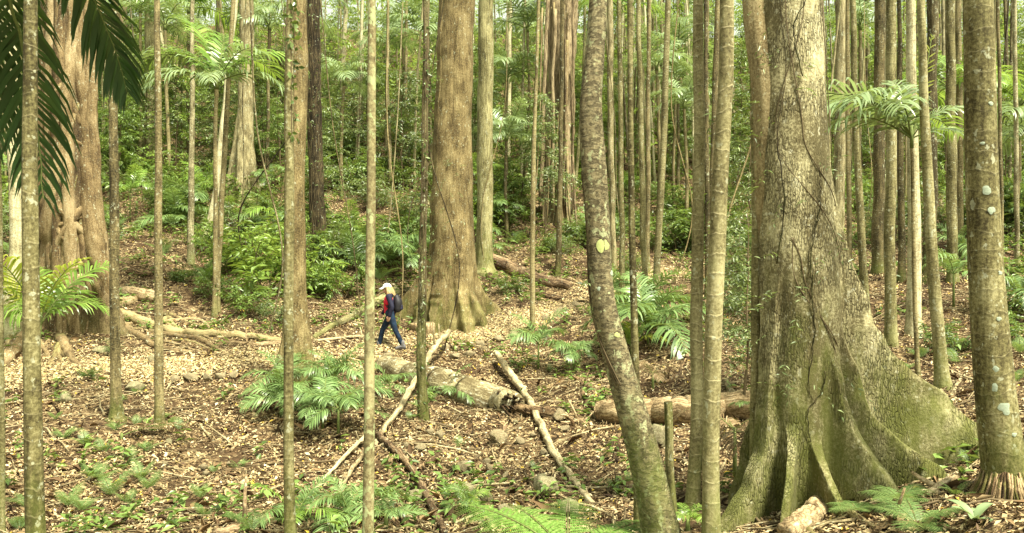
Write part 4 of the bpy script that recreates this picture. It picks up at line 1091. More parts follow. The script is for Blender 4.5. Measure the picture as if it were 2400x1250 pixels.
for i, (pts, w, m_, lab) in enumerate([
        ([(115, 1068), (180, 1052), (250, 1036), (330, 1050)], 9, 'rotten', 'dark curved branch among the ferns at lower left'),
        ([(392, 1098), (450, 1104), (520, 1092)], 7, 'stick', 'thin pale stick lying right of the lower left ferns'),
        ([(232, 1250), (240, 1205), (250, 1180)], 8, 'stick', 'pale stick near the bottom left corner'),
        ([(380, 1142), (400, 1180), (425, 1210)], 7, 'stick', 'pale stick on bare litter below the thin brown palm'),
        ([(330, 1030), (390, 1030), (450, 1040)], 10, 'deadwood', 'brown stick at the foot of the thin brown palm'),
        ([(470, 1010), (530, 1000), (590, 960)], 7, 'rotten', 'dark stick rising toward the dense palm clump'),
        ([(540, 1060), (570, 1030), (600, 1010)], 8, 'deadwood', 'short stick left of the dense palm clump'),
        ([(0, 1112), (30, 1108), (55, 1106)], 9, 'stick', 'pale stick at the left edge'),
        ([(980, 1100), (1040, 1060), (1100, 1010)], 8, 'redlog', 'reddish stick on the stony slope at centre'),
        ([(920, 1080), (915, 1120), (925, 1150)], 20, 'rotten', 'rotten stump remnant right of the lichen blotched palm'),
        ([(1240, 1250), (1262, 1210), (1256, 1180)], 6, 'stick', 'thin stick among the rocks at bottom centre'),
        ([(1360, 940), (1368, 915), (1362, 890)], 13, 'rotten', 'small rotten stump right of the torn log end'),
        ([(1445, 1085), (1450, 1050), (1452, 1020)], 14, 'rotten', 'small rotten stump left of the leaning flaky tree'),
        ([(1570, 770), (1600, 800), (1612, 840)], 14, 'redlog', 'reddish rotting branch behind the left ringed palm'),
        ([(1555, 900), (1590, 880), (1604, 850)], 10, 'rotten', 'dark debris branch behind the left ringed palm'),
        ([(1390, 1000), (1420, 1010), (1460, 1040)], 8, 'rotten', 'dark stick leading to the leaning flaky tree'),
        ([(900, 350), (960, 352), (1010, 350)], 12, 'rotten', 'dark fallen branch on the slope above the walker'),
        ([(600, 460), (620, 430), (650, 410)], 16, 'redlog', 'reddish fallen log near the far buttressed trunk'),
        ([(300, 430), (345, 385), (395, 345)], 16, 'rotten', 'black fallen branch against the mossy far trunk'),
        ([(1575, 600), (1620, 604), (1650, 606)], 12, 'rotten', 'dark log at the bend of the path'),
        ([(1700, 560), (1730, 590), (1745, 610)], 30, 'mossy', 'mossy root hump left of the buttressed tree, beyond the path'),
        ([(1590, 430), (1640, 470), (1700, 490)], 9, 'rotten', 'dark fallen stem on the slope behind the ringed palms'),
        ([(1960, 700), (1990, 690), (2030, 660)], 9, 'stick', 'pale fallen stem behind the large buttress'),
        ([(2230, 930), (2245, 900), (2260, 880)], 8, 'stick', 'pale stick right of the curving palm foot'),
        ([(1120, 560), (1135, 610), (1150, 660)], 22, 'rotten', 'dark root plate edge at the end of the reddish log')]):
    lying([(a, b, w * (1 - .15 * j)) for j, (a, b) in enumerate(pts)], mat=m_, label=lab, cat='stump' if 'stump' in lab else 'branch', name='stump' if 'stump' in lab else 'fallen_branch', rough=.18, k=9)

# slim broken dead trunk before the ringed palms
tq = trunk('slim broken dead trunk with rough bark just left of the ringed palms', 'dead tree', [(1567, 942, 19), (1569, 1000, 19), (1571, 1100, 19), (1578, 1210, 22), (1580, 1260, 24)], 'mossy', name='dead_trunk', topy=942, k=20, dz=.03, rough=.16)

# ------------------------------------------------------------------ rocks
def rock_mesh(seed, sharp=.28):
    rs = np.random.RandomState(seed); mb = MB()
    blob(mb, (0, 0, 0), (1, .85, .62), None, 26, 16, sharp, seed * 3.1)
    V = mb.v[0]
    for _ in range(11):                                  # flat broken faces
        n_ = nrm(rs.normal(0, 1, 3)); h = rs.uniform(.42, .66)
        dd = V @ n_ - h; V = V - np.clip(dd, 0, None)[:, None] * n_ * .85
    mb.v[0] = V; mb.bk[0] = V
    return mb
rock_me = [rock_mesh(s).mesh('rock', M['rock'], smooth=(s % 2 == 0)) for s in range(6)]
mrock_me = [rock_mesh(s + 20).mesh('rock', M['mossrock'], smooth=True) for s in range(3)]
def rock(px, py, w, h, label, group=None, moss=False):
    g = at(px, py); r = w / 2 * g[1] / F; me = (mrock_me if moss else rock_me)[rng.randint(3 if moss else 6)]
    o = link('rock', me, None, tuple(g + np.array([0, r * .3, h * .38 * g[1] / F])), (rng.normal(0, .2), rng.normal(0, .2), rng.rand() * 6.28), (r * 1.05, r * 1.0, max(h / w, .4) * r * 1.35))
    return tag(o, label, 'rock', group)
for a in [(1172, 1040, 56, 40, 'large pale squarish rock alone on the litter slope, centre'), (1030, 1030, 34, 26, 'grey rock right of the vine-wrapped trunk foot'), (1010, 1020, 22, 18, 'small rounded rock beside the vine-wrapped trunk foot'),
          (1145, 1105, 26, 22, 'tan rock below the large pale squarish rock'), (1090, 1110, 40, 32, 'brown rock in the stony patch at centre'), (1312, 990, 34, 46, 'upright pale rock right of the torn log end'),
          (1325, 1012, 30, 18, 'reddish flat rock under the upright pale rock'), (1222, 1040, 30, 16, 'dark flat rock right of the large pale squarish rock'), (1275, 1070, 30, 22, 'tan rock left of the crooked pale branch'),
          (1465, 880, 20, 16, 'small rock behind the leaning flaky tree'), (950, 1052, 22, 18, 'small rounded pale rock left on the stony slope'), (986, 1056, 30, 20, 'flat pale rock between two small rocks on the stony slope'),
          (905, 1050, 22, 14, 'small dark rock near the reddish straight branch'), (1140, 1090, 24, 18, 'small tan rock above the stony patch')]:
    rock(*a)
for a in [(1090, 1170, 60, 46, 'mossy boulder behind the small palm at bottom centre'), (1140, 1180, 46, 40, 'mossy boulder right of the small palm at bottom centre'), (1340, 1215, 70, 46, 'low mossy boulder at bottom behind the bright fern'),
          (1280, 1165, 80, 60, 'broad pale mossy outcrop left of the crooked branch end'), (1545, 1050, 60, 70, 'tall mossy boulder behind the leaning flaky tree'), (1270, 1140, 60, 34, 'mossy rock topping the outcrop at bottom centre'),
          (970, 1180, 50, 40, 'mossy rock between the two bottom branches'), (1180, 1215, 50, 40, 'grey mossy rock at bottom centre beside the outcrop'), (310, 920, 70, 30, 'dark mossy rock ledge between the two left palms'), (150, 945, 40, 26, 'mossy rock left of the mossy-footed palm'), (240, 830, 50, 24, 'rounded stone under the fig roots'), (355, 850, 22, 24, 'upright stone touching the thin brown palm')]:
    rock(*a, moss=True)
ge = 'stones edging the path left of the double trunk'
for px, w, lab in [(408, 34, 'leftmost stone of the row edging the path'), (448, 40, 'dark low stone in the row edging the path'), (484, 32, 'middle stone of the row edging the path'), (516, 40, 'largest rounded stone of the row edging the path'), (548, 24, 'small right end stone of the row edging the path')]:
    rock(px, 894 - abs(px - 480) * .03 - (px - 480) * .08, w, 22, lab, ge)
ge = 'stones along the path edge above the fallen log'
for i, (px, py, w, lab) in enumerate([(1065, 842, 34, 'flat stone touching the log just right of the walker'), (1096, 838, 30, 'grey stone, second right of the pale upper branch'), (1042, 822, 26, 'stone at the upper end of the pale branch'), (1128, 812, 24, 'stone on the path edge above the crooked branch'),
                                     (1168, 800, 34, 'wide stone on the path edge above the log end'), (1205, 790, 30, 'stone on the path edge right of the wide one'), (1245, 768, 26, 'stone beside the sapling trunk on the path edge'), (1280, 752, 28, 'stone on the path edge left of the small palm'), (1310, 735, 30, 'stone on the upper path edge near the leaning tree'), (1350, 720, 26, 'stone on the upper path edge touching the leaning tree'),
                                     (850, 848, 50, 'flat paving stone at the walker\'s front foot'), (905, 842, 44, 'flat paving stone under the walker'), (805, 850, 30, 'flat stone left of the lichen blotched palm')]):
    rock(px, py, w, 18, lab, ge)
gx = 'small loose rocks on the litter slope'
for i in range(46):
    px = rng.uniform(880, 1640) if i < 34 else rng.uniform(60, 620); py = rng.uniform(990, 1240)
    w = rng.uniform(9, 22) * (py / 1050)
    rock(px, py, w, w * .7, 'small loose rock on the open litter slope right of the lichen blotched palm' if i < 34 else 'small loose rock on the litter slope at lower left', gx if i < 34 else 'small loose rocks at lower left', moss=rng.rand() < .3)

# ------------------------------------------------------------------ low wooden board beside the path
g = at(990, 781); s_ = g[1] / F
wb, hb, tb = 60 * s_, 24 * s_, .06
prof = []
for cx_, cz_, a0 in [(wb / 2 - .05, hb - .05, 0), (-wb / 2 + .12, hb - .05, 90)]:
    for a in np.linspace(a0, a0 + 90, 6):
        rx = .05 if a0 == 0 else .12
        prof.append((cx_ + rx * math.cos(math.radians(a)), cz_ + .05 * math.sin(math.radians(a))))
prof += [(-wb / 2, -.1), (wb / 2, -.1)]
k = len(prof); V = [(x, -tb / 2, z) for x, z in prof] + [(x, tb / 2, z) for x, z in prof] + [(0, -tb / 2, hb / 2), (0, tb / 2, hb / 2)]
j = np.arange(k); mb = MB()
mb.add(np.array(V), np.vstack([np.stack([np.full(k, 2 * k), j, (j + 1) % k], 1), np.stack([np.full(k, 2 * k + 1), k + (j + 1) % k, k + j], 1)]), np.stack([j, k + j, k + (j + 1) % k, (j + 1) % k], 1))
bo = thing('wooden_board', 'low brown wooden board with rounded corners standing beside the path', 'board', tuple(g), -.12)
mb.build('panel', M['deadwood'], bo, smooth=False)
mb = MB(); tube(mb, np.array([[-wb / 2 + .1, 0, hb + .012], [0, 0, hb + .014], [wb / 2 - .04, 0, hb + .012]]), .028, 8, .05, 1, flat=.5); mb.build('cap_rail', M['stick'], bo)

# ------------------------------------------------------------------ the walker
def capsule(mb, pts, rad, k=14, flat=1.0, n=None):
    S = smooth_path(np.column_stack([np.array(pts, float), np.array(rad, float)]), n or 6 * len(pts))
    tube(mb, S[:, :3], S[:, 3], k, flat=flat)
    for p in (S[0], S[-1]): blob(mb, p[:3], (p[3] * .99,) * 3, None, 12, 8)

def remeshed(mb, name, mat, parent, voxel, smooth=4, fac=.5):
    """melts overlapping tapered limbs into one continuous skin"""
    ob = mb.build('tmp', mat)
    r = ob.modifiers.new('r', 'REMESH'); r.mode = 'VOXEL'; r.voxel_size = voxel
    sm = ob.modifiers.new('s', 'SMOOTH'); sm.iterations = smooth; sm.factor = fac
    dg = bpy.context.evaluated_depsgraph_get()
    me = bpy.data.meshes.new_from_object(ob.evaluated_get(dg)); me.name = name
    bpy.data.objects.remove(ob)
    me.materials.clear(); me.materials.append(mat)
    me.polygons.foreach_set("use_smooth", np.ones(len(me.polygons), bool))
    return link(name, me, parent)

gW = at(915, 819)
pw = thing('person', 'walker in white cap, red shirt, dark jacket and blue jeans striding left along the path', 'person', tuple(gW))
skin = plain_mat('skin', (.46, .27, .19), .55, .06, 40, .35, 0)
denim = plain_mat('blue_denim', (.011, .023, .046), .85, .65, 8, .2, .4)
redc = plain_mat('red_cloth', (.52, .02, .045), .8, .15, 25, .2, .2)
navy = plain_mat('navy_cloth', (.012, .012, .032), .75, .25, 25, .3, .2)
black = plain_mat('black_nylon', (.013, .012, .016), .6, .3, 40, .4, .3)
white = plain_mat('white_cap_cloth', (.80, .82, .86), .8, .04, 40, .2, .1)
blond = plain_mat('blonde_hair', (.33, .225, .10), .5, .45, 60, .4, .6)
bootm = plain_mat('grey_boot', (.13, .125, .13), .8, .35, 40, .2, .4)
solem = plain_mat('boot_sole', (.05, .045, .04), .8, .2)
eyem = plain_mat('eye', (.03, .02, .015), .2, .1, 10, .5, 0)
hipN, hipF = np.array([.015, -.085, .90]), np.array([-.005, .085, .90])
kneeN, ankN, toeN = np.array([.14, -.09, .52]), np.array([.325, -.09, .135]), np.array([.185, -.10, .045])
kneeF, ankF, toeF = np.array([-.215, .09, .505]), np.array([-.315, .085, .105]), np.array([-.455, .09, .05])
pel, wai, che, nk, hd = np.array([.0, 0, .95]), np.array([-.015, 0, 1.10]), np.array([-.03, 0, 1.31]), np.array([-.055, 0, 1.455]), np.array([-.105, 0, 1.575])
shN, elN, wrN = np.array([-.015, -.185, 1.385]), np.array([.075, -.235, 1.115]), np.array([.005, -.215, .885])
shF, elF, wrF = np.array([-.035, .185, 1.385]), np.array([-.12, .235, 1.12]), np.array([-.24, .21, .93])
mb = MB()
capsule(mb, [pel - [0, .06, 0], pel + [0, .06, 0]], [.115, .115]); capsule(mb, [pel, wai, che], [.125, .115, .125], flat=1.2); capsule(mb, [che - [0, .08, -.03], che + [0, .08, .03]], [.10, .10])
capsule(mb, [shN + [0, .03, 0], che + [0, 0, .09], shF - [0, .03, 0]], [.06, .08, .06]); capsule(mb, [che + [0, 0, .08], nk, hd - [-.015, 0, .05]], [.07, .052, .05])
blob(mb, hd + [.012, 0, .03], (.098, .076, .105), None, 20, 14); blob(mb, hd + [-.03, 0, -.045], (.06, .054, .062), None, 16, 10)
capsule(mb, [hd + [-.083, 0, .012], hd + [-.103, 0, -.018]], [.010, .014], 8); capsule(mb, [hd + [-.072, -.018, -.052], hd + [-.081, 0, -.052], hd + [-.072, .018, -.052]], [.008, .010, .008], 8)
for sg in (-1, 1): blob(mb, hd + [.02, sg * .078, -.005], (.022, .012, .032), None, 10, 8)
for h, kn, an, to in ((hipN, kneeN, ankN, toeN), (hipF, kneeF, ankF, toeF)):
    capsule(mb, [h, h * .45 + kn * .55, kn, kn * .6 + an * .4, an], [.088, .07, .05, .052, .036]); capsule(mb, [an, to], [.036, .028])
def arm_hand(mb, sh, el, wr, sg, bend):
    capsule(mb, [sh, sh * .5 + el * .5, el, el * .55 + wr * .45, wr], [.052, .043, .036, .034, .024])
    ax = nrm(wr - el); fw = nrm(np.array([-1, 0, .1]) - ax * np.dot([-1, 0, .1], ax)); pm = wr + ax * .085
    lat = np.cross(ax, fw) * sg
    for q in np.linspace(-.03, .03, 5): capsule(mb, [wr + fw * q * .5, wr + ax * .045 + fw * q, pm + fw * q], [.016, .014, .012], 8)
    for q, L in ((-.033, .060), (-.011, .076), (.011, .082), (.033, .072)):
        a = pm + fw * q; c = a + ax * L * .45 + lat * .012; b = c + nrm(ax + lat * bend) * L * .33; e = b + nrm(ax + lat * bend * 2.2) * L * .28
        capsule(mb, [a, c, b, e], [.0098, .0092, .0085, .0072], 8)
    t0 = wr + ax * .02 + fw * .026; capsule(mb, [t0, t0 + ax * .03 + fw * .026, t0 + ax * .06 + fw * .036 + lat * .01, t0 + ax * .08 + fw * .034 + lat * .018], [.012, .0115, .010, .008], 8)
arm_hand(mb, shN, elN, wrN, 1, .5); arm_hand(mb, shF, elF, wrF, -1, .5)
remeshed(mb, 'body', skin, pw, .0062, 3)
for sg in (-1, 1):
    mb = MB(); blob(mb, hd + [-.077, sg * .030, .018], (.010, .011, .008), None, 10, 8); mb.build('eye', eyem, pw)
# jeans
mb = MB()
capsule(mb, [pel - [0, .065, .0], pel + [0, .065, .0]], [.135, .135]); capsule(mb, [pel - [0, .04, -.09], pel + [0, .04, .09]], [.115, .115])
for h, kn, an in ((hipN, kneeN, ankN), (hipF, kneeF, ankF)):
    capsule(mb, [h, h * .45 + kn * .55, kn, kn * .55 + an * .45, an + (kn - an) * .06], [.108, .09, .07, .064, .062])
remeshed(mb, 'jeans', denim, pw, .012, 3)
# boots
for an, to, dz in ((ankN, toeN, .0), (ankF, toeF, .0)):
    mb = MB(); hl = an + np.array([.045, 0, -.055]); d_ = nrm(to - hl)
    capsule(mb, [an + [0, 0, .06], an + [.005, 0, 0], hl + [.0, 0, .012]], [.064, .06, .048]); capsule(mb, [hl, hl * .5 + to * .5 + [0, 0, .018], to], [.048, .053, .043], flat=.9)
    bt = remeshed(mb, 'boot', bootm, pw, .01, 2)
    mb = MB(); capsule(mb, [hl - [-.012, 0, .037], hl * .5 + to * .5 - [0, 0, .028], to - [.02, 0, .028]], [.044, .042, .04], flat=.42); mb.build('sole', solem, bt)
# red shirt, jacket
mb = MB()
capsule(mb, [pel + [0, 0, .02], wai, che - [0, 0, .03]], [.148, .138, .142], flat=1.12); capsule(mb, [che - [0, .075, 0], che + [0, .075, 0]], [.125, .125]); capsule(mb, [che + [0, 0, .05], nk - [0, 0, .02]], [.10, .06])
capsule(mb, [che + [-.015, -.10, -.06], che + [-.015, .10, -.06]], [.115, .115])
remeshed(mb, 'shirt', redc, pw, .012, 3)
mb = MB()
capsule(mb, [pel + [.045, 0, .06], wai + [.05, 0, 0], che + [.045, 0, 0]], [.128, .122, .135], flat=1.25); capsule(mb, [shN + [.01, .03, .0], che + [.03, 0, .10], shF + [.01, -.03, .0]], [.082, .09, .082])
capsule(mb, [pel + [.02, -.125, .05], wai + [.01, -.13, 0], che + [.0, -.125, -.02]], [.05, .052, .07]); capsule(mb, [pel + [.02, .125, .05], wai + [.01, .13, 0], che + [.0, .125, -.02]], [.05, .052, .07])
for sh, el, wr in ((shN, elN, wrN), (shF, elF, wrF)): capsule(mb, [sh, sh * .5 + el * .5, el, el * .5 + wr * .5, wr * .96 + el * .04], [.078, .068, .06, .054, .046])
remeshed(mb, 'jacket', navy, pw, .012, 3)
# hair and cap
mb = MB()
blob(mb, hd + [.03, 0, .03], (.105, .09, .108), None, 18, 12)
rs = np.random.RandomState(2)
for i in range(64):
    a = rs.uniform(-1.75, 1.75); s0 = hd + np.array([.03 + .085 * math.cos(a), .088 * math.sin(a), .03 + rs.normal(0, .02)])
    e = s0 + np.array([.05 + .07 * rs.rand() * math.cos(a) + (.02 if math.cos(a) > 0 else -.02), math.sin(a) * .05, -rs.uniform(.26, .44)])
    m_ = (s0 + e) / 2 + np.array([.02, math.sin(a) * .03, .01])
    capsule(mb, [s0, m_, e], [.020, .021, .008], 6)
remeshed(mb, 'hair', blond, pw, .011, 1)
mb = MB()
th = np.linspace(0, 2 * math.pi, 26, endpoint=False); ph = np.linspace(.03, 1.62, 9)
V = np.stack([.016 + .118 * np.sin(ph)[:, None] * np.cos(th), .099 * np.sin(ph)[:, None] * np.sin(th), .045 + .112 * np.repeat(np.cos(ph)[:, None], 26, 1)], -1).reshape(-1, 3) + hd
mb.add(V, None, grid_faces(9, 26)[:, ::-1]); cp = mb.build('cap', white, pw)
so = cp.modifiers.new('shell', 'SOLIDIFY'); so.thickness = .006
mb = MB(); a = np.linspace(-1.15, 1.15, 13); rows = []
for q in np.linspace(0, 1, 6):
    rows.append(np.stack([.016 - (.112 * np.cos(a) + q * .10 * np.cos(a * .8)), .095 * np.sin(a) * (1 - .1 * q), .050 - .05 * q + .012 * np.cos(a * 1.2) * (1 - q)], -1))
mb.add(np.stack(rows) + hd, None, grid_faces(6, 13, False)); br = mb.build('brim', white, cp)
so = br.modifiers.new('shell', 'SOLIDIFY'); so.thickness = .008
# backpack worn on the back: a thing of its own
bpk = thing('backpack', 'black backpack worn on the back of the walker', 'backpack', tuple(gW + np.array([.17, 0, 1.2])))
mb = MB(); c0 = np.array([.17, 0, 1.2])
capsule(mb, [np.array([.02, -.07, -.14]), np.array([.03, -.07, .03]), np.array([.0, -.06, .16])], [.10, .105, .075]); capsule(mb, [np.array([.02, .07, -.14]), np.array([.03, .07, .03]), np.array([.0, .06, .16])], [.10, .105, .075])
remeshed(mb, 'bag', black, bpk, .012, 3)
mb = MB(); capsule(mb, [np.array([.10, -.06, -.13]), np.array([.105, .06, -.13])], [.055, .055]); capsule(mb, [np.array([.115, -.06, -.07]), np.array([.115, .06, -.07])], [.04, .04]); remeshed(mb, 'front_pocket', navy, bpk, .012, 2)
for sg in (-1, 1):
    mb = MB(); q = [np.array([.11, sg * .10, 1.40]), np.array([.02, sg * .125, 1.475]), np.array([-.10, sg * .12, 1.40]), np.array([-.125, sg * .125, 1.24]), np.array([-.05, sg * .17, 1.10]), np.array([.10, sg * .14, 1.03])]
    tube(mb, smooth_path(np.array(q), 26) - c0, .022, 8, flat=.5); mb.build('shoulder_strap', black, bpk)
mb = MB(); tube(mb, smooth_path(np.array([[.0, -.03, .215], [.0, 0, .26], [.0, .03, .215]]), 10), .008, 6); mb.build('grab_loop', black, bpk)

# ------------------------------------------------------------------ palms with crowns and feather fronds
FR = {}
def fr(mat, var):
    if (mat, var) not in FR:
        kw = {'up': dict(e0=1.25, bend=1.0, vup=.35), 'mid': dict(e0=.95, bend=1.75), 'low': dict(e0=.45, bend=1.45), 'flat': dict(e0=.3, bend=.75, droop=.35), 'hang': dict(e0=-.1, bend=1.3),
              'spike': dict(e0=1.5, bend=.15, n=14, ll=.16, lw=.02, droop=.1)}[var]
        base = dict(L=1.6, n=26, ll=.55, lw=.042, droop=.75); base.update(kw)
        FR[mat, var] = frond_mesh('frond', hash_str(mat + var), M[mat], **base)
    return FR[mat, var]
def hash_str(s): return sum(ord(c) * (i + 7) for i, c in enumerate(s)) % 9973

def add_fronds(root, z, lst, off=(0, 0), lab=None):
    """lst: (yaw degrees, variant, length in metres, material[, roll])"""
    for it in lst:
        yaw, var, L, mat = it[:4]; roll = it[4] if len(it) > 4 else rng.normal(0, .2)
        o = link('frond', fr(mat, var), root, (off[0], off[1], z), (roll, rng.normal(0, .06), math.radians(yaw)), (L / 1.6,) * 3)
        if mat == 'frond_dead' or mat == 'frond_yellow': o['label'] = 'withered brown frond' if mat == 'frond_dead' else 'yellow-green frond'

def crowned_palm(label, pts, bark, fronds, group=None, shaft=True):
    t = trunk(label, 'palm', pts, bark, topy=pts[0][1], k=12, dz=.1)
    top = t.C[-1] - t.g
    if shaft:
        mb = MB(); tube(mb, np.array([top - [0, 0, .02], top + [0, 0, .2], top + [0, 0, .42]]), np.array([1.25, 1.15, .5]) * max(t.R[-1], .02), 10)
        mb.build('crown_shaft', M['stem'], t.root)
    add_fronds(t.root, top[2] + .15, [(f[0], f[1], f[2] * 1.7) + tuple(f[3:]) for f in fronds], (top[0], top[1]))
    return t
A = 'frond_pale'; Bf = 'frond_fresh'
crowned_palm('young palm with a spreading crown of arching fronds, upper left of the double trunk', [(507, 208, 9), (505, 450, 10), (503, 740, 13)], 'dark_palm',
             [(182, 'mid', 1.75, A), (205, 'low', 1.5, A), (165, 'mid', 1.6, Bf), (110, 'up', 1.5, Bf), (20, 'mid', 1.7, Bf), (-12, 'low', 1.45, A), (-30, 'mid', 1.3, A), (60, 'mid', 1.6, Bf), (-80, 'low', .9, A), (-140, 'low', 1.3, A), (150, 'up', 1.9, Bf)])
crowned_palm('young palm with drooping pale fronds and one upright yellow spear, right background', [(2137, 345, 7), (2142, 600, 9), (2150, 885, 11)], 'dark_palm',
             [(172, 'mid', 1.45, A), (195, 'low', 1.15, A), (215, 'mid', 1.15, A), (185, 'mid', 1.2, A), (5, 'low', .85, A), (-18, 'mid', .7, A), (-120, 'mid', .95, A), (30, 'mid', .9, 'frond_fresh'), (90, 'spike', 1.1, 'frond_yellow'), (80, 'up', .9, A)])
for lab, px, ptop, pbase, r, mt in [('far palm with a pale crown behind the ringed palms', 1590, 122, 445, 1.9, A), ('far palm with a hanging crown left of the broad brown tree', 945, 70, 350, 1.9, A), ('far palm with a pale crown left of the reddish fig', 1186, 190, 480, 1.5, A),
                                   ('far bright palm crown at top centre left', 440, 30, 420, 2.2, Bf), ('small far palm behind the ringed palms, lower crown', 1580, 200, 500, 1.5, A), ('far palm crown by the top edge left of the reddish fig', 1240, 75, 470, 1.7, A), ('far palm by the top edge left of the dark vine-clad trunk', 690, 40, 400, 2.0, A), ('far palm crown right of the thick lichen spotted palm', 2390, 260, 560, 1.6, Bf), ('far palm crown above the drooping palm at right', 2235, 225, 600, 1.3, Bf),
                                   ('far palm behind the leaning flaky tree', 1455, 25, 480, 1.8, Bf), ('far palm between the dark vine-clad trunk and the lichen blotched palm', 905, 110, 400, 1.5, A), ('far palm at top left beyond the hanging fronds', 330, 30, 400, 1.7, A)]:
    n = rng.randint(8, 11); a0 = rng.rand() * 360
    crowned_palm(lab, [(px + rng.normal(0, 3), ptop, 6), (px, (ptop + pbase) / 2, 7), (px + rng.normal(0, 4), pbase, 8)], 'dark_palm', [(a0 + i * 360 / n + rng.normal(0, 14), ['mid', 'mid', 'low', 'up'][i % 4], r * rng.uniform(.8, 1.15), mt) for i in range(n)])

for lab, px, ptop, pbase, r in [('pale palm crown between the double trunk and the far buttressed trunk', 628, 70, 440, 1.6), ('pale palm crown at the top just left of the crowned young palm', 392, 70, 450, 1.5), ('pale palm crown high behind the vine-wrapped mossy trunk', 1008, 95, 430, 1.5), ('pale palm crown behind the pale leaning palm, centre right', 1545, 165, 520, 1.3),
                               ('pale palm crown close left of the ringed palms, low', 1610, 255, 540, 1.2), ('pale palm crown just right of the buttressed tree at the top', 2015, 70, 520, 1.4), ('pale palm crown at the right edge, mid height', 2385, 330, 600, 1.2), ('pale palm crown between the vine-clad dark trunk and the lichen blotched palm', 800, 200, 460, 1.3), ('pale palm crown left of the leafy sapling trunk', 1185, 330, 560, 1.2)]:
    n = rng.randint(8, 11); a0 = rng.rand() * 360
    crowned_palm(lab, [(px + rng.normal(0, 3), ptop, 7), (px, (ptop + pbase) / 2, 8), (px + rng.normal(0, 4), pbase, 9)], 'dark_palm', [(a0 + i * 360 / n + rng.normal(0, 14), ['mid', 'low', 'mid', 'up'][i % 4], r * rng.uniform(.8, 1.15), A) for i in range(n)])
# dark fronds of the far-left palm hanging into the frame behind its trunk
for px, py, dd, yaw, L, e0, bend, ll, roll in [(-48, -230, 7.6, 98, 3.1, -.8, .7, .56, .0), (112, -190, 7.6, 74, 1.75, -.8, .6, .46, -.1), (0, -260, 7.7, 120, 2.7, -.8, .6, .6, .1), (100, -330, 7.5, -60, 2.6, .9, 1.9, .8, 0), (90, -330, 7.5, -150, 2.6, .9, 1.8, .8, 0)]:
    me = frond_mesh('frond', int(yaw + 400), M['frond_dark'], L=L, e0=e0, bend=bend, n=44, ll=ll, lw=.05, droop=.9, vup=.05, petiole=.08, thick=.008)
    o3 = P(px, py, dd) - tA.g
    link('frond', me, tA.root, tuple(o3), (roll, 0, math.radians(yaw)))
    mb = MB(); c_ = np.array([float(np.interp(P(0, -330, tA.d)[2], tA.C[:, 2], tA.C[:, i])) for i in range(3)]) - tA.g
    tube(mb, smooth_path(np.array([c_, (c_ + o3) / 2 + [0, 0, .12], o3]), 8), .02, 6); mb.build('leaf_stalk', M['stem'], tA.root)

# trunkless and short-stemmed palms near the ground
def low_palm(label, px, py, L, n, mats=('frond',), stem=.15, spread=360, a0=None, vars_=('mid', 'mid', 'low', 'up'), group=None, name='understorey_palm', nst=1, rad=0.0):
    g = at(px, py); root = thing(name, label, 'palm', tuple(g), 0, group)
    for s in range(nst):
        ox, oy = (rng.normal(0, rad), rng.normal(0, rad)) if nst > 1 else (0, 0)
        h = stem * rng.uniform(.5, 1.3); dz0 = float(ground(g[0] + ox, g[1] + oy)) - g[2]
        mb = MB(); tube(mb, np.array([[ox, oy, dz0 - .1], [ox, oy, dz0 + h * .5], [ox, oy, dz0 + h + .05]]), [.03, .026, .018], 7); mb.build('stem', M['stem'], root)
        a = (rng.rand() * 360) if a0 is None else a0
        for i in range(n):
            add_fronds(root, dz0 + h, [(a + spread * (i + rng.uniform(-.3, .3)) / n, vars_[i % len(vars_)], L * rng.uniform(.7, 1.15), mats[rng.randint(len(mats))])], (ox, oy))
low_palm('dense clump of dark green feather palms left of the lichen blotched palm, front part', 735, 1020, .95, 9, nst=3, rad=.35, stem=.35, vars_=('mid', 'low', 'mid', 'flat'))
low_palm('dense clump of feather palms by the flared double trunk, left part', 665, 960, .95, 8, nst=2, rad=.25, stem=.3)
low_palm('dense clump of feather palms reaching to the log, upper right part', 792, 945, .95, 8, nst=2, rad=.25, stem=.45)
low_palm('small feather palm under the fallen log end behind the lichen blotched palm', 915, 930, .7, 7, stem=.2)
low_palm('small feather palm right of the vine-wrapped trunk foot', 1050, 930, .7, 7, stem=.1)
low_palm('young yellowish palm standing before the strangler fig roots', 95, 800, 2.3, 9, mats=('frond_fresh', 'frond_yellow', 'frond_fresh'), stem=.35, vars_=('up', 'mid', 'up', 'mid'))
low_palm('big clump of feather palms uphill of the walker, left part', 830, 640, 2.1, 10, nst=2, rad=.5, stem=.4)
low_palm('big clump of feather palms uphill of the walker, right part', 935, 630, 1.9, 10, nst=2, rad=.5, stem=.4)
low_palm('feather palm growing between the leaning tree and the left ringed palm, by the path', 1510, 800, 1.95, 11, nst=2, rad=.25, stem=.5)
low_palm('yellow-green palm tuft behind the leaning flaky tree', 1480, 830, .9, 8, mats=('frond_yellow', 'frond_fresh'), vars_=('up', 'up', 'mid'))
low_palm('palm rosette with one long arched frond left of the leaning tree', 1262, 865, 1.15, 8, stem=.7)
low_palm('small dark palm shrub left of the leaning flaky tree', 1345, 870, .8, 9, stem=.55, vars_=('mid', 'low'))
low_palm('tall loose feather palm behind the leaning tree', 1450, 720, 1.5, 7, stem=.8, vars_=('up', 'mid'))
low_palm('feather palm in the bottom centre left, in front of the thin poles', 815, 1235, .75, 9, stem=.25)
low_palm('fresh green palm tuft at the bottom beside the straight foreground palm', 690, 1262, .6, 9, mats=('frond_fresh', 'frond'), stem=.15)
low_palm('small bright palm among rocks at bottom centre', 1095, 1200, .42, 11, mats=('frond_fresh', 'frond'), stem=.2)
low_palm('small palm tuft right of the lichen blotched palm at the bottom edge', 905, 1240, .5, 7, vars_=('mid', 'flat'))
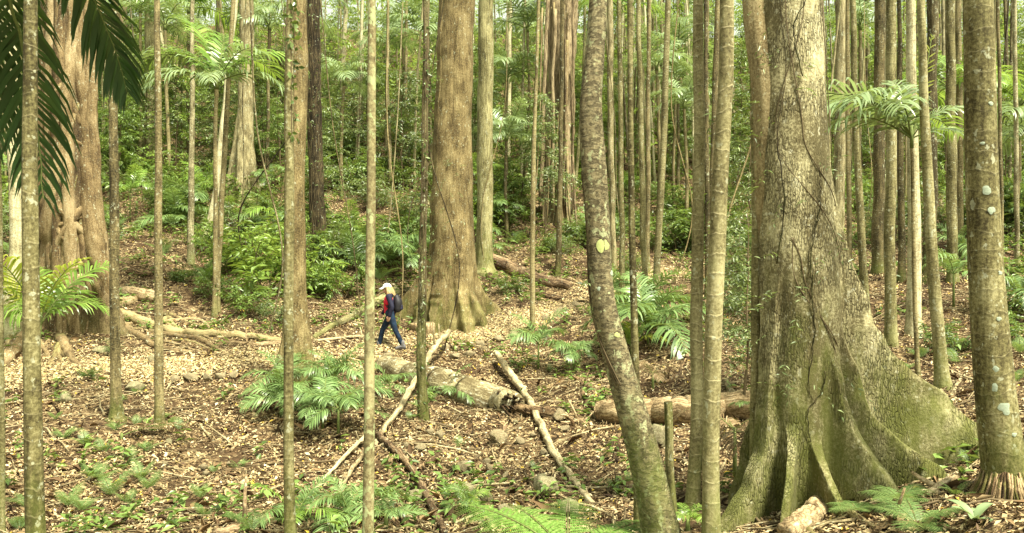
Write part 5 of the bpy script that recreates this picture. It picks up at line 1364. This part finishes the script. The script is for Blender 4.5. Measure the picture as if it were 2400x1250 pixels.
low_palm('small palm at the base of the ringed palms', 1612, 1255, .4, 7, mats=('frond_fresh',), vars_=('mid', 'low'))
low_palm('drooping palm behind the large buttress, right background', 2235, 720, 1.1, 9, stem=.6)
low_palm('pale palm fronds left of the thick lichen spotted palm', 2255, 610, 1.3, 8, stem=.5)
low_palm('leafy palm right of the thick lichen spotted palm, upper one', 2390, 560, 1.4, 9, stem=.9)
low_palm('leafy palm right of the thick lichen spotted palm, lower one', 2385, 720, 1.1, 9, stem=.6)
low_palm('feather palm beyond the path behind the right ringed palm', 1745, 620, 1.3, 8, stem=.6)
low_palm('small palm leaning on the orange log, right end', 1760, 985, .5, 7)
low_palm('small palm against the dark mid-slope trunk foot', 1142, 605, 1.1, 8, stem=.3)
low_palm('withered brown palm between right ringed palm and buttressed tree', 1722, 1120, .9, 6, mats=('frond_dead',), vars_=('hang', 'low', 'mid'), stem=.5)
low_palm('withered brown palm fronds behind the slim dead trunk', 1530, 915, .7, 6, mats=('frond_dead',), vars_=('low', 'mid'), stem=.3)
low_palm('withered brown frond lying left of the dense palm clump', 560, 935, .9, 2, mats=('frond_dead',), vars_=('flat',), stem=.05, a0=30, spread=40)
low_palm('withered grey frond lying among the lower left ferns', 285, 1030, 1.0, 2, mats=('frond_dead',), vars_=('flat',), stem=.05, a0=20, spread=40)
low_palm('withered fronds beside the small dark palm shrub', 1320, 830, .9, 4, mats=('frond_dead',), vars_=('flat', 'low'), stem=.1)
low_palm('small palm tuft on the slope below the crowned young palm', 480, 665, .9, 7, mats=('frond_fresh',), vars_=('up', 'mid'))
low_palm('small palm tuft high on the slope left of the crowned young palm', 410, 540, 1.1, 7)
zc = {}
for i in range(52):
    px = rng.uniform(-60, 2460); py = rng.uniform(300, 600) if px < 1350 else rng.uniform(300, 570)
    z = zone(px); band = 'lower' if py > 450 else 'upper'
    low_palm(f'feather palm on the {band} slope {z}', px, py, rng.uniform(1.0, 2.0), rng.randint(7, 10), mats=(('frond',), ('frond', 'frond_fresh'), ('frond_fresh',))[rng.randint(3)], stem=rng.uniform(.2, 1.6), group=f'feather palms on the {band} slope {z}')

# ------------------------------------------------------------------ ferns and herbs
def fern_mesh(seed, n, L, up=.85):
    rs = np.random.RandomState(seed); mb = MB()
    for i in range(n): fern_frond(mb, rs, L * rs.uniform(.7, 1.15), rs.uniform(.55, up + .5), rs.uniform(.6, 1.3), 12, i * 6.283 / n + rs.normal(0, .25))
    return mb.mesh('fern', [M['fern'], M['stem']], smooth=False)
fern_me = [fern_mesh(s, n, .42) for s, n in ((1, 5), (2, 6), (3, 4), (4, 5))]
def fern(px, py, s, label, group=None):
    g = at(px, py); return tag(link('fern', fern_me[rng.randint(4)], None, tuple(g), (0, 0, rng.rand() * 6.28), (s,) * 3), label, 'fern', group)
# near ferns, each frond a part
def near_fern(label, px, py, L, n, up=.7, bend=.8, np_=15, mat='fern'):
    g = at(px, py); root = thing('fern', label, 'fern', tuple(g)); rs = np.random.RandomState(int(px))
    for i in range(n):
        mb = MB(); fern_frond(mb, rs, L * rs.uniform(.75, 1.1), rs.uniform(.3, up), bend * rs.uniform(.8, 1.2), np_, i * 6.283 / n + rs.normal(0, .2), (0, 0, .08))
        mb.build('frond', [M[mat], M['stem']], root, smooth=False)
M['fern_bright'] = leaf_mat('bright_fern_leaf', [(0, (.10, .20, .03)), (.5, (.18, .32, .06)), (1, (.29, .42, .11))], rough=.45, trans=.4)
near_fern('large bright lacy fern along the bottom edge left of the leaning tree foot', 1330, 1325, 1.25, 9, up=.6, bend=.6, np_=24, mat='fern_bright')
near_fern('lacy fern growing against the large buttress', 2185, 1085, .5, 7)
near_fern('lacy fern at the foot of the buttressed tree, between buttress and bottom edge', 2110, 1190, .42, 7)
near_fern('low fern at the bottom right edge beside the pale herb', 2150, 1250, .5, 8)
near_fern('small lacy fern at the front toe of the buttressed tree', 2010, 1215, .35, 7)
gfz = 'small ferns on the litter at lower left'
for px, py, s in [(215, 1120, .8), (330, 1125, 1.0), (260, 1165, 1.1), (300, 1090, .9), (345, 1060, .8), (200, 1045, .9), (150, 1030, .8), (270, 1010, .7), (320, 1000, .7), (395, 1000, .8), (420, 1010, .7), (380, 985, .7), (160, 1190, .9), (190, 1200, .8), (60, 1190, .8), (45, 1245, .8), (470, 1170, .7), (480, 1215, .7), (560, 1100, .6), (500, 1110, .5), (130, 985, .6), (290, 940, .6), (320, 925, .6), (150, 940, .7), (240, 1060, .8), (350, 1150, .8), (590, 1250, .8), (230, 1130, .9), (300, 1185, .8), (555, 1225, .6)]:
    fern(px, py, s * .9, 'small soft fern on the litter at lower left', gfz)
gfz = 'small ferns on the litter right of the lichen blotched palm'
for px, py, s in [(1080, 1045, .6), (985, 960, .8), (1010, 940, .8), (960, 985, .6), (1220, 860, .7), (1290, 870, .7), (1230, 780, .8), (1280, 775, .7), (1200, 855, .6), (1250, 1100, .4), (1150, 1240, .7), (1230, 1235, .6), (1440, 1150, .6), (1470, 1130, .5), (1360, 1085, .4), (1400, 1140, .4), (1545, 900, .6), (1650, 860, .6)]:
    fern(px, py, s * .9, 'small soft fern on the litter between the lichen blotched palm and the ringed palms', gfz)
gfz = 'small ferns near the thick palm at right'
for px, py, s in [(2060, 830, .8), (2120, 870, .8), (2160, 840, .9), (2240, 850, 1.0), (2260, 820, .9), (2380, 900, 1), (2390, 830, 1.1), (2220, 960, .5), (2270, 1090, .5), (2240, 1165, .6), (2380, 790, 1.2), (1990, 780, .8)]:
    fern(px, py, s * .9, 'small soft fern on the ground around the thick lichen spotted palm', gfz)
for i in range(70):
    px = rng.uniform(-40, 2440); py = rng.uniform(430, 690) if px < 1000 else rng.uniform(430, 600)
    fern(px, py, rng.uniform(1.2, 2.6), f'soft green fern on the slope {zone(px)}', f'ferns on the slope {zone(px)}')

# broad-leaved herb bottom right
def herb(label, px, py, L, n, w, mat='leaf_grey'):
    g = at(px, py); root = thing('herb', label, 'plant', tuple(g)); rs = np.random.RandomState(int(px + py))
    for i in range(n):
        a = i * 6.283 / n + rs.normal(0, .3); e = rs.uniform(.5, 1.1); t = np.linspace(0, 1, 9); l = L * rs.uniform(.8, 1.1)
        ang = e - 1.1 * t; x = np.concatenate([[0], np.cumsum(np.cos(ang[:-1]))]) * l / 8; z = np.concatenate([[0], np.cumsum(np.sin(ang[:-1]))]) * l / 8 + .03
        wd = w * l * np.sin(math.pi * np.clip(.06 + .94 * t, 0, 1)) ** .7 * .5
        V = []
        for s in (-1, -.5, 0, .5, 1): V.append(np.stack([x * math.cos(a) - wd * s * math.sin(a), x * math.sin(a) + wd * s * math.cos(a), z + abs(s) * wd * .35], -1))
        V = np.stack(V, 1); mb = MB().add(V, None, grid_faces(9, 5, False)); mb.build('leaf', M[mat], root)
M['herb'] = leaf_mat('pale_herb_leaf', [(0, (.16, .24, .10)), (1, (.26, .34, .17))], rough=.35, trans=.25)
herb('pale broad-leaved herb at the bottom right before the shaggy palm root cone', 2285, 1228, .26, 6, .36, 'herb')
herb('small broad-leaved seedling at the foot of the leaning flaky tree', 1452, 1165, .2, 7, .4, 'leaf_mid')
herb('greyish leafy plant at the bottom edge right of the leaning tree foot', 1530, 1255, .22, 6, .4, 'leaf_grey')

# seedlings too many to count
NS = 11000
u = (rng.rand(NS) * 2 - 1) * .74; d = 8 + 54 * rng.rand(NS) ** .9; x, y = u * d, d
ok = vnoise(x * .7, y * .7, 21) + .35 * rng.rand(NS) + np.clip((d - 24) / 30, -.22, .35) > .24
pth_d = np.min((x[:, None] - pc[None, ::3, 0]) ** 2 + (y[:, None] - pc[None, ::3, 1]) ** 2, 1)
ok &= pth_d > .8
x, y, d = x[ok], y[ok], d[ok]; n = len(x); k = 7
a = rng.rand(n, k) * 6.28; base = np.stack([np.repeat(x[:, None], k, 1), np.repeat(y[:, None], k, 1), ground(x, y)[:, None] + (.03 + rng.rand(n, k) * .22) * (1 + np.clip(d[:, None] - 22, 0, 20) / 12)], -1)
dv = np.stack([np.cos(a), np.sin(a), rng.normal(.15, .3, (n, k))], -1)
ll = rng.uniform(.07, .16, (n, k)) * (1 + d[:, None] / 60)
V, Fc = leaves(base.reshape(-1, 3), dv.reshape(-1, 3), np.array([0, 0, 1.0]) + rng.normal(0, .25, (n * k, 3)), ll.ravel(), ll.ravel() * .42, .15, .2)
tag(MB().add(V, Fc).build('ground_cover', M['leaf_mid'], smooth=False), kind='stuff', label='small green seedlings sprinkled over the leaf litter', cat='ground cover')

# ------------------------------------------------------------------ shrubs and saplings
SH = {}
for kind, mat in (('fresh', 'leaf_fresh'), ('mid', 'leaf_mid'), ('dark', 'leaf_dark'), ('grey', 'leaf_grey')):
    SH[kind] = [shrub_mesh('shrub', np.random.RandomState(30 + i + hash_str(kind)), 1.5, .85, 9, 13, 9, .15 if kind != 'grey' else .12, .36 if kind != 'grey' else .24, M[mat]) for i in range(3)]
def shrub(px, py, h, kind, label, group=None, lift=0.0):
    g = at(px, py); s = h / 1.5
    return tag(link('shrub', SH[kind][rng.randint(3)], None, tuple(g), (rng.normal(0, .05), rng.normal(0, .05), rng.rand() * 6.28), (s * rng.uniform(.9, 1.25), s * rng.uniform(.9, 1.25), s)), label, 'shrub', group)
for px, py, hp, kind, lab in [
        (545, 640, 140, 'fresh', 'big fresh green shrub left of the flared double trunk'), (610, 700, 190, 'fresh', 'tall fresh green shrub touching the left of the double trunk'), (630, 620, 130, 'fresh', 'bright shrub behind the double trunk'),
        (580, 740, 90, 'mid', 'low shrub below the big fresh green shrub'), (650, 760, 90, 'grey', 'low greyish shrub at the path side by the double trunk'), (500, 700, 70, 'mid', 'low shrub at the foot of the crowned young palm'), (440, 665, 60, 'mid', 'low shrub at the foot of the pale mottled palm'),
        (745, 690, 150, 'fresh', 'fresh shrub between the double trunk and the lichen blotched palm'), (800, 700, 110, 'mid', 'shrub just left of the lichen blotched palm above the path'), (720, 620, 110, 'mid', 'shrub under the dark vine-clad trunk'), (770, 600, 90, 'grey', 'greyish shrub right of the dark vine-clad trunk foot'),
        (245, 440, 170, 'fresh', 'bright shrub against the right side of the strangler fig'), (300, 330, 120, 'mid', 'shrub high on the slope right of the strangler fig'), (250, 330, 110, 'grey', 'greyish shrub behind the upper strangler fig'), (330, 300, 90, 'fresh', 'small bright shrub near the mossy far trunk'),
        (400, 520, 90, 'mid', 'shrub between the thin brown palm and the pale mottled palm'), (800, 360, 100, 'fresh', 'bright shrub beneath the pale slender trunk uphill'), (830, 450, 110, 'mid', 'shrub left of the lichen blotched palm high up'), (690, 560, 90, 'mid', 'shrub glimpsed behind the double trunk stems'),
        (960, 520, 120, 'grey', 'greyish shrub left of the broad brown tree'), (1180, 540, 90, 'mid', 'shrub right of the dark mid-slope trunk'), (1215, 470, 110, 'fresh', 'bright shrub left of the leafy sapling'), (1340, 600, 70, 'grey', 'low greyish shrub above the reddish log'), (1200, 690, 60, 'dark', 'dark low shrub at the root plate of the reddish log'),
        (1590, 600, 110, 'grey', 'greyish ferny shrub beyond the path bend'), (1560, 500, 90, 'mid', 'shrub up the slope behind the ringed palms'), (1745, 640, 170, 'grey', 'tall greyish shrub against the left of the buttressed tree'), (1730, 730, 150, 'grey', 'greyish twiggy shrub behind the right ringed palm'), (1755, 420, 200, 'dark', 'dark bushy shrub left of the buttressed tree high up'),
        (2000, 500, 120, 'mid', 'shrub behind the buttressed tree'), (2370, 560, 200, 'dark', 'dark shrub at the right edge, upper'), (2390, 680, 160, 'mid', 'shrub at the right edge, middle'), (2230, 830, 100, 'dark', 'dark shrub between the curving palm and the thick palm'), (2350, 760, 120, 'dark', 'dark shrub behind the thick lichen spotted palm'), (2380, 800, 90, 'mid', 'low shrub at the right edge below the palms'),
        (20, 560, 150, 'grey', 'greyish shrub at the left edge behind the pale root leg'), (10, 680, 90, 'mid', 'low shrub at the left edge'), (270, 840, 55, 'grey', 'little greyish shrub by the stone under the fig roots'), (640, 920, 120, 'grey', 'thin greyish sapling shrub left of the dense palm clump'), (1470, 640, 60, 'grey', 'little shrub behind the tall slim palm'), (215, 890, 40, 'dark', 'little dark shrub on the path edge near the mossy-footed palm')]:
    g = at(px, py); shrub(px, py, hp * g[1] / F, kind, lab)
KW = {'fresh': 'bright green', 'mid': 'leafy green', 'dark': 'dark green', 'grey': 'greyish green'}
for i in range(255):
    px = rng.uniform(-80, 2480); py = 190 + 400 * rng.rand() ** .8
    if vnoise(np.array(px / 130.), np.array(py / 70.), 31) < -.22: continue
    kind = ('fresh', 'mid', 'grey', 'dark', 'grey', 'mid')[rng.randint(6)]; band = 'lower' if py > 400 else 'upper'
    shrub(px, py, rng.uniform(.9, 2.4) * (1.3 if py < 350 else 1), kind, f'{KW[kind]} shrub on the {band} slope {zone(px)}', f'{KW[kind]} shrubs on the {band} slope {zone(px)}')

def sapling_mesh(seed, h, r, mat, nb=40, ll=.17, lw=.36, low=.25):
    rs = np.random.RandomState(seed); mb = MB(); S, D = [], []
    n = 16; z = np.linspace(-.2, h, n); st = np.stack([np.cumsum(rs.normal(0, .04, n)), np.cumsum(rs.normal(0, .04, n)), z], -1)
    tube(mb, st, np.linspace(.045, .012, n) * (h / 6), 7, .1, seed, mat=1)
    for b in range(nb):
        zz = h * (low + (1 - low) * rs.rand()); c = np.array([np.interp(zz, z, st[:, i]) for i in range(3)]); a = rs.rand() * 6.28
        l = r * rs.uniform(.5, 1.1) * (1.15 - .6 * zz / h); s = np.linspace(0, 1, 6)
        br = c + np.stack([math.cos(a) * l * s, math.sin(a) * l * s, l * (.45 * s - .5 * s ** 2)], -1)
        tube(mb, br, np.linspace(.014, .004, 6) * (h / 6), 4, mat=1, cap=False)
        for _ in range(8):
            t = rs.uniform(.25, 1) * 5; i = min(int(t), 4); S.append(br[i] * (1 - t + i) + br[i + 1] * (t - i))
            d = rs.normal(0, 1, 3); d[2] = d[2] * .4 - .1; d[:2] += .8 * np.array([math.cos(a), math.sin(a)]); D.append(d)
    V, Fc = sprays(rs, np.array(S), np.array(D), r * .45, 9, ll, lw, .3)
    mb.add(V, Fc, mat=0)
    return mb
SAP = {}
for kind, mat in (('fresh', 'leaf_fresh'), ('mid', 'leaf_mid'), ('dark', 'leaf_dark'), ('grey', 'leaf_grey')):
    SAP[kind] = [sapling_mesh(60 + i + hash_str(kind), 7.0, 1.7, mat).mesh('sapling', [M[mat], M['twig']], smooth=False) for i in range(2)]
def sapling(px, py, h, kind, label, group=None):
    g = at(px, py); s = h / 7
    return tag(link('sapling_tree', SAP[kind][rng.randint(2)], None, tuple(g), (0, 0, rng.rand() * 6.28), (s * rng.uniform(.8, 1.2), s * rng.uniform(.8, 1.2), s)), label, 'tree', group)
for px, py, h, kind, lab in [(1742, 985, 3.4, 'grey', 'twiggy grey-leaved sapling between the right ringed palm and the buttressed tree'), (1792, 930, 3.0, 'grey', 'twiggy sapling behind the left flank of the buttressed tree'), (1275, 560, 6.5, 'grey', 'leafy sapling in front of the far reddish fig'), (1225, 500, 5.5, 'mid', 'leafy sapling left of the far reddish fig'), (1755, 600, 6, 'grey', 'twiggy sapling hugging the left side of the buttressed tree'), (1735, 520, 7, 'dark', 'dark sapling left of the buttressed tree'),
                             (745, 540, 6, 'grey', 'leafy sapling around the dark vine-clad trunk'), (1040, 420, 8, 'mid', 'sapling behind the broad brown tree'), (1340, 430, 6, 'mid', 'sapling behind the leaning flaky tree, left side'), (620, 380, 6, 'dark', 'sapling left of the double trunk, upper slope'), (2380, 420, 7, 'mid', 'sapling at the right edge'), (2355, 520, 5, 'dark', 'dark sapling right behind the thick palm'), (240, 340, 6, 'mid', 'sapling at upper left by the strangler fig'), (10, 420, 6, 'dark', 'sapling at the left edge behind the hanging fronds')]:
    sapling(px, py, h, kind, lab)
for i in range(240):
    px = rng.uniform(-100, 2500); py = 90 + 360 * rng.rand() ** .9
    kind = ('fresh', 'mid', 'grey', 'dark', 'grey', 'mid')[rng.randint(6)]; band = 'mid' if py > 270 else 'top'
    sapling(px, py, rng.uniform(3.5, 7.5) * (1.4 if py < 200 else 1), kind, f'{KW[kind]} sapling tree on the {band} slope {zone(px)}', f'{KW[kind]} saplings on the {band} slope {zone(px)}')

# slender background trunks
for i in range(240):
    px = rng.uniform(-60, 2460) if i < 170 else (rng.uniform(1400, 1640) if i < 200 else rng.uniform(1960, 2400)); py = rng.uniform(110, 470); w = rng.uniform(4, 9) * (.55 + py / 700)
    mt = ('pale', 'dark_palm', 'grey', 'pale', 'palm')[rng.randint(5)]; tone = {'pale': 'pale', 'grey': 'grey', 'palm': 'brown', 'dark_palm': 'dark'}[mt]
    ln_ = rng.normal(0, 17)
    trunk(f'slender {tone} tree trunk far up the slope {zone(px)}', 'tree', [(px + ln_, -20, w * .7), (px + ln_ * .5 + rng.normal(0, 3), py * .5, w * .85), (px, py, w)], mt, name='rainforest_tree', group=f'slender {tone} trunks far up the slope {zone(px)}', k=8, dz=.5)

# hanging lianas
for i in range(22):
    d = rng.uniform(19, 36); px = rng.uniform(60, 2380); x0 = (px - 1200) / F * d
    top = np.array([x0 + rng.normal(0, .8), d + rng.normal(0, .5), 640 / F * d]); g0 = np.array([x0, d, float(ground(x0, d))])
    m1 = top * .6 + g0 * .4 + np.array([rng.normal(0, .35), 0, 0]); m2 = top * .25 + g0 * .75 + np.array([rng.normal(0, .5), 0, 0])
    mb = MB(); tube(mb, smooth_path(np.array([top, m1, m2, g0 - [0, 0, .1]]), 60) - g0, rng.uniform(.012, .03), 6, .25, i)
    ob = mb.build('liana', M[('dark', 'brown', 'grey')[i % 3]], loc=tuple(g0))
    tag(ob, f"thin {('dark', 'brown', 'grey')[i % 3]} liana hanging down {zone(px)}", 'vine', f'lianas hanging {zone(px)}')

# far wood that reads as one mass
NF = 30000
u = (rng.rand(NF) * 2 - 1) * .8; d = 46 + 84 * rng.rand(NF) ** .85; x, y = u * d, d
S = np.stack([x, y, ground(x, y) + 24 * rng.rand(NF) ** np.where(rng.rand(NF) < .4, 4.0, 1.3)], -1)
lump = vnoise(x * .16, S[:, 2] * .2 + y * .1, 41) + .7 * vnoise(x * .45, S[:, 2] * .45, 42) + .45 * rng.rand(NF) > .02
S = S[lump]
V, Fc = sprays(np.random.RandomState(9), S, rng.normal(0, 1, (len(S), 3)) * np.array([1, 1, .4]), 1.7, 11, .34, .42, .3)
tag(MB().add(V, Fc).build('far_forest', M['leaf_fresh'], smooth=False), kind='stuff', label='far green forest foliage closing the view at the top of the slope', cat='forest')
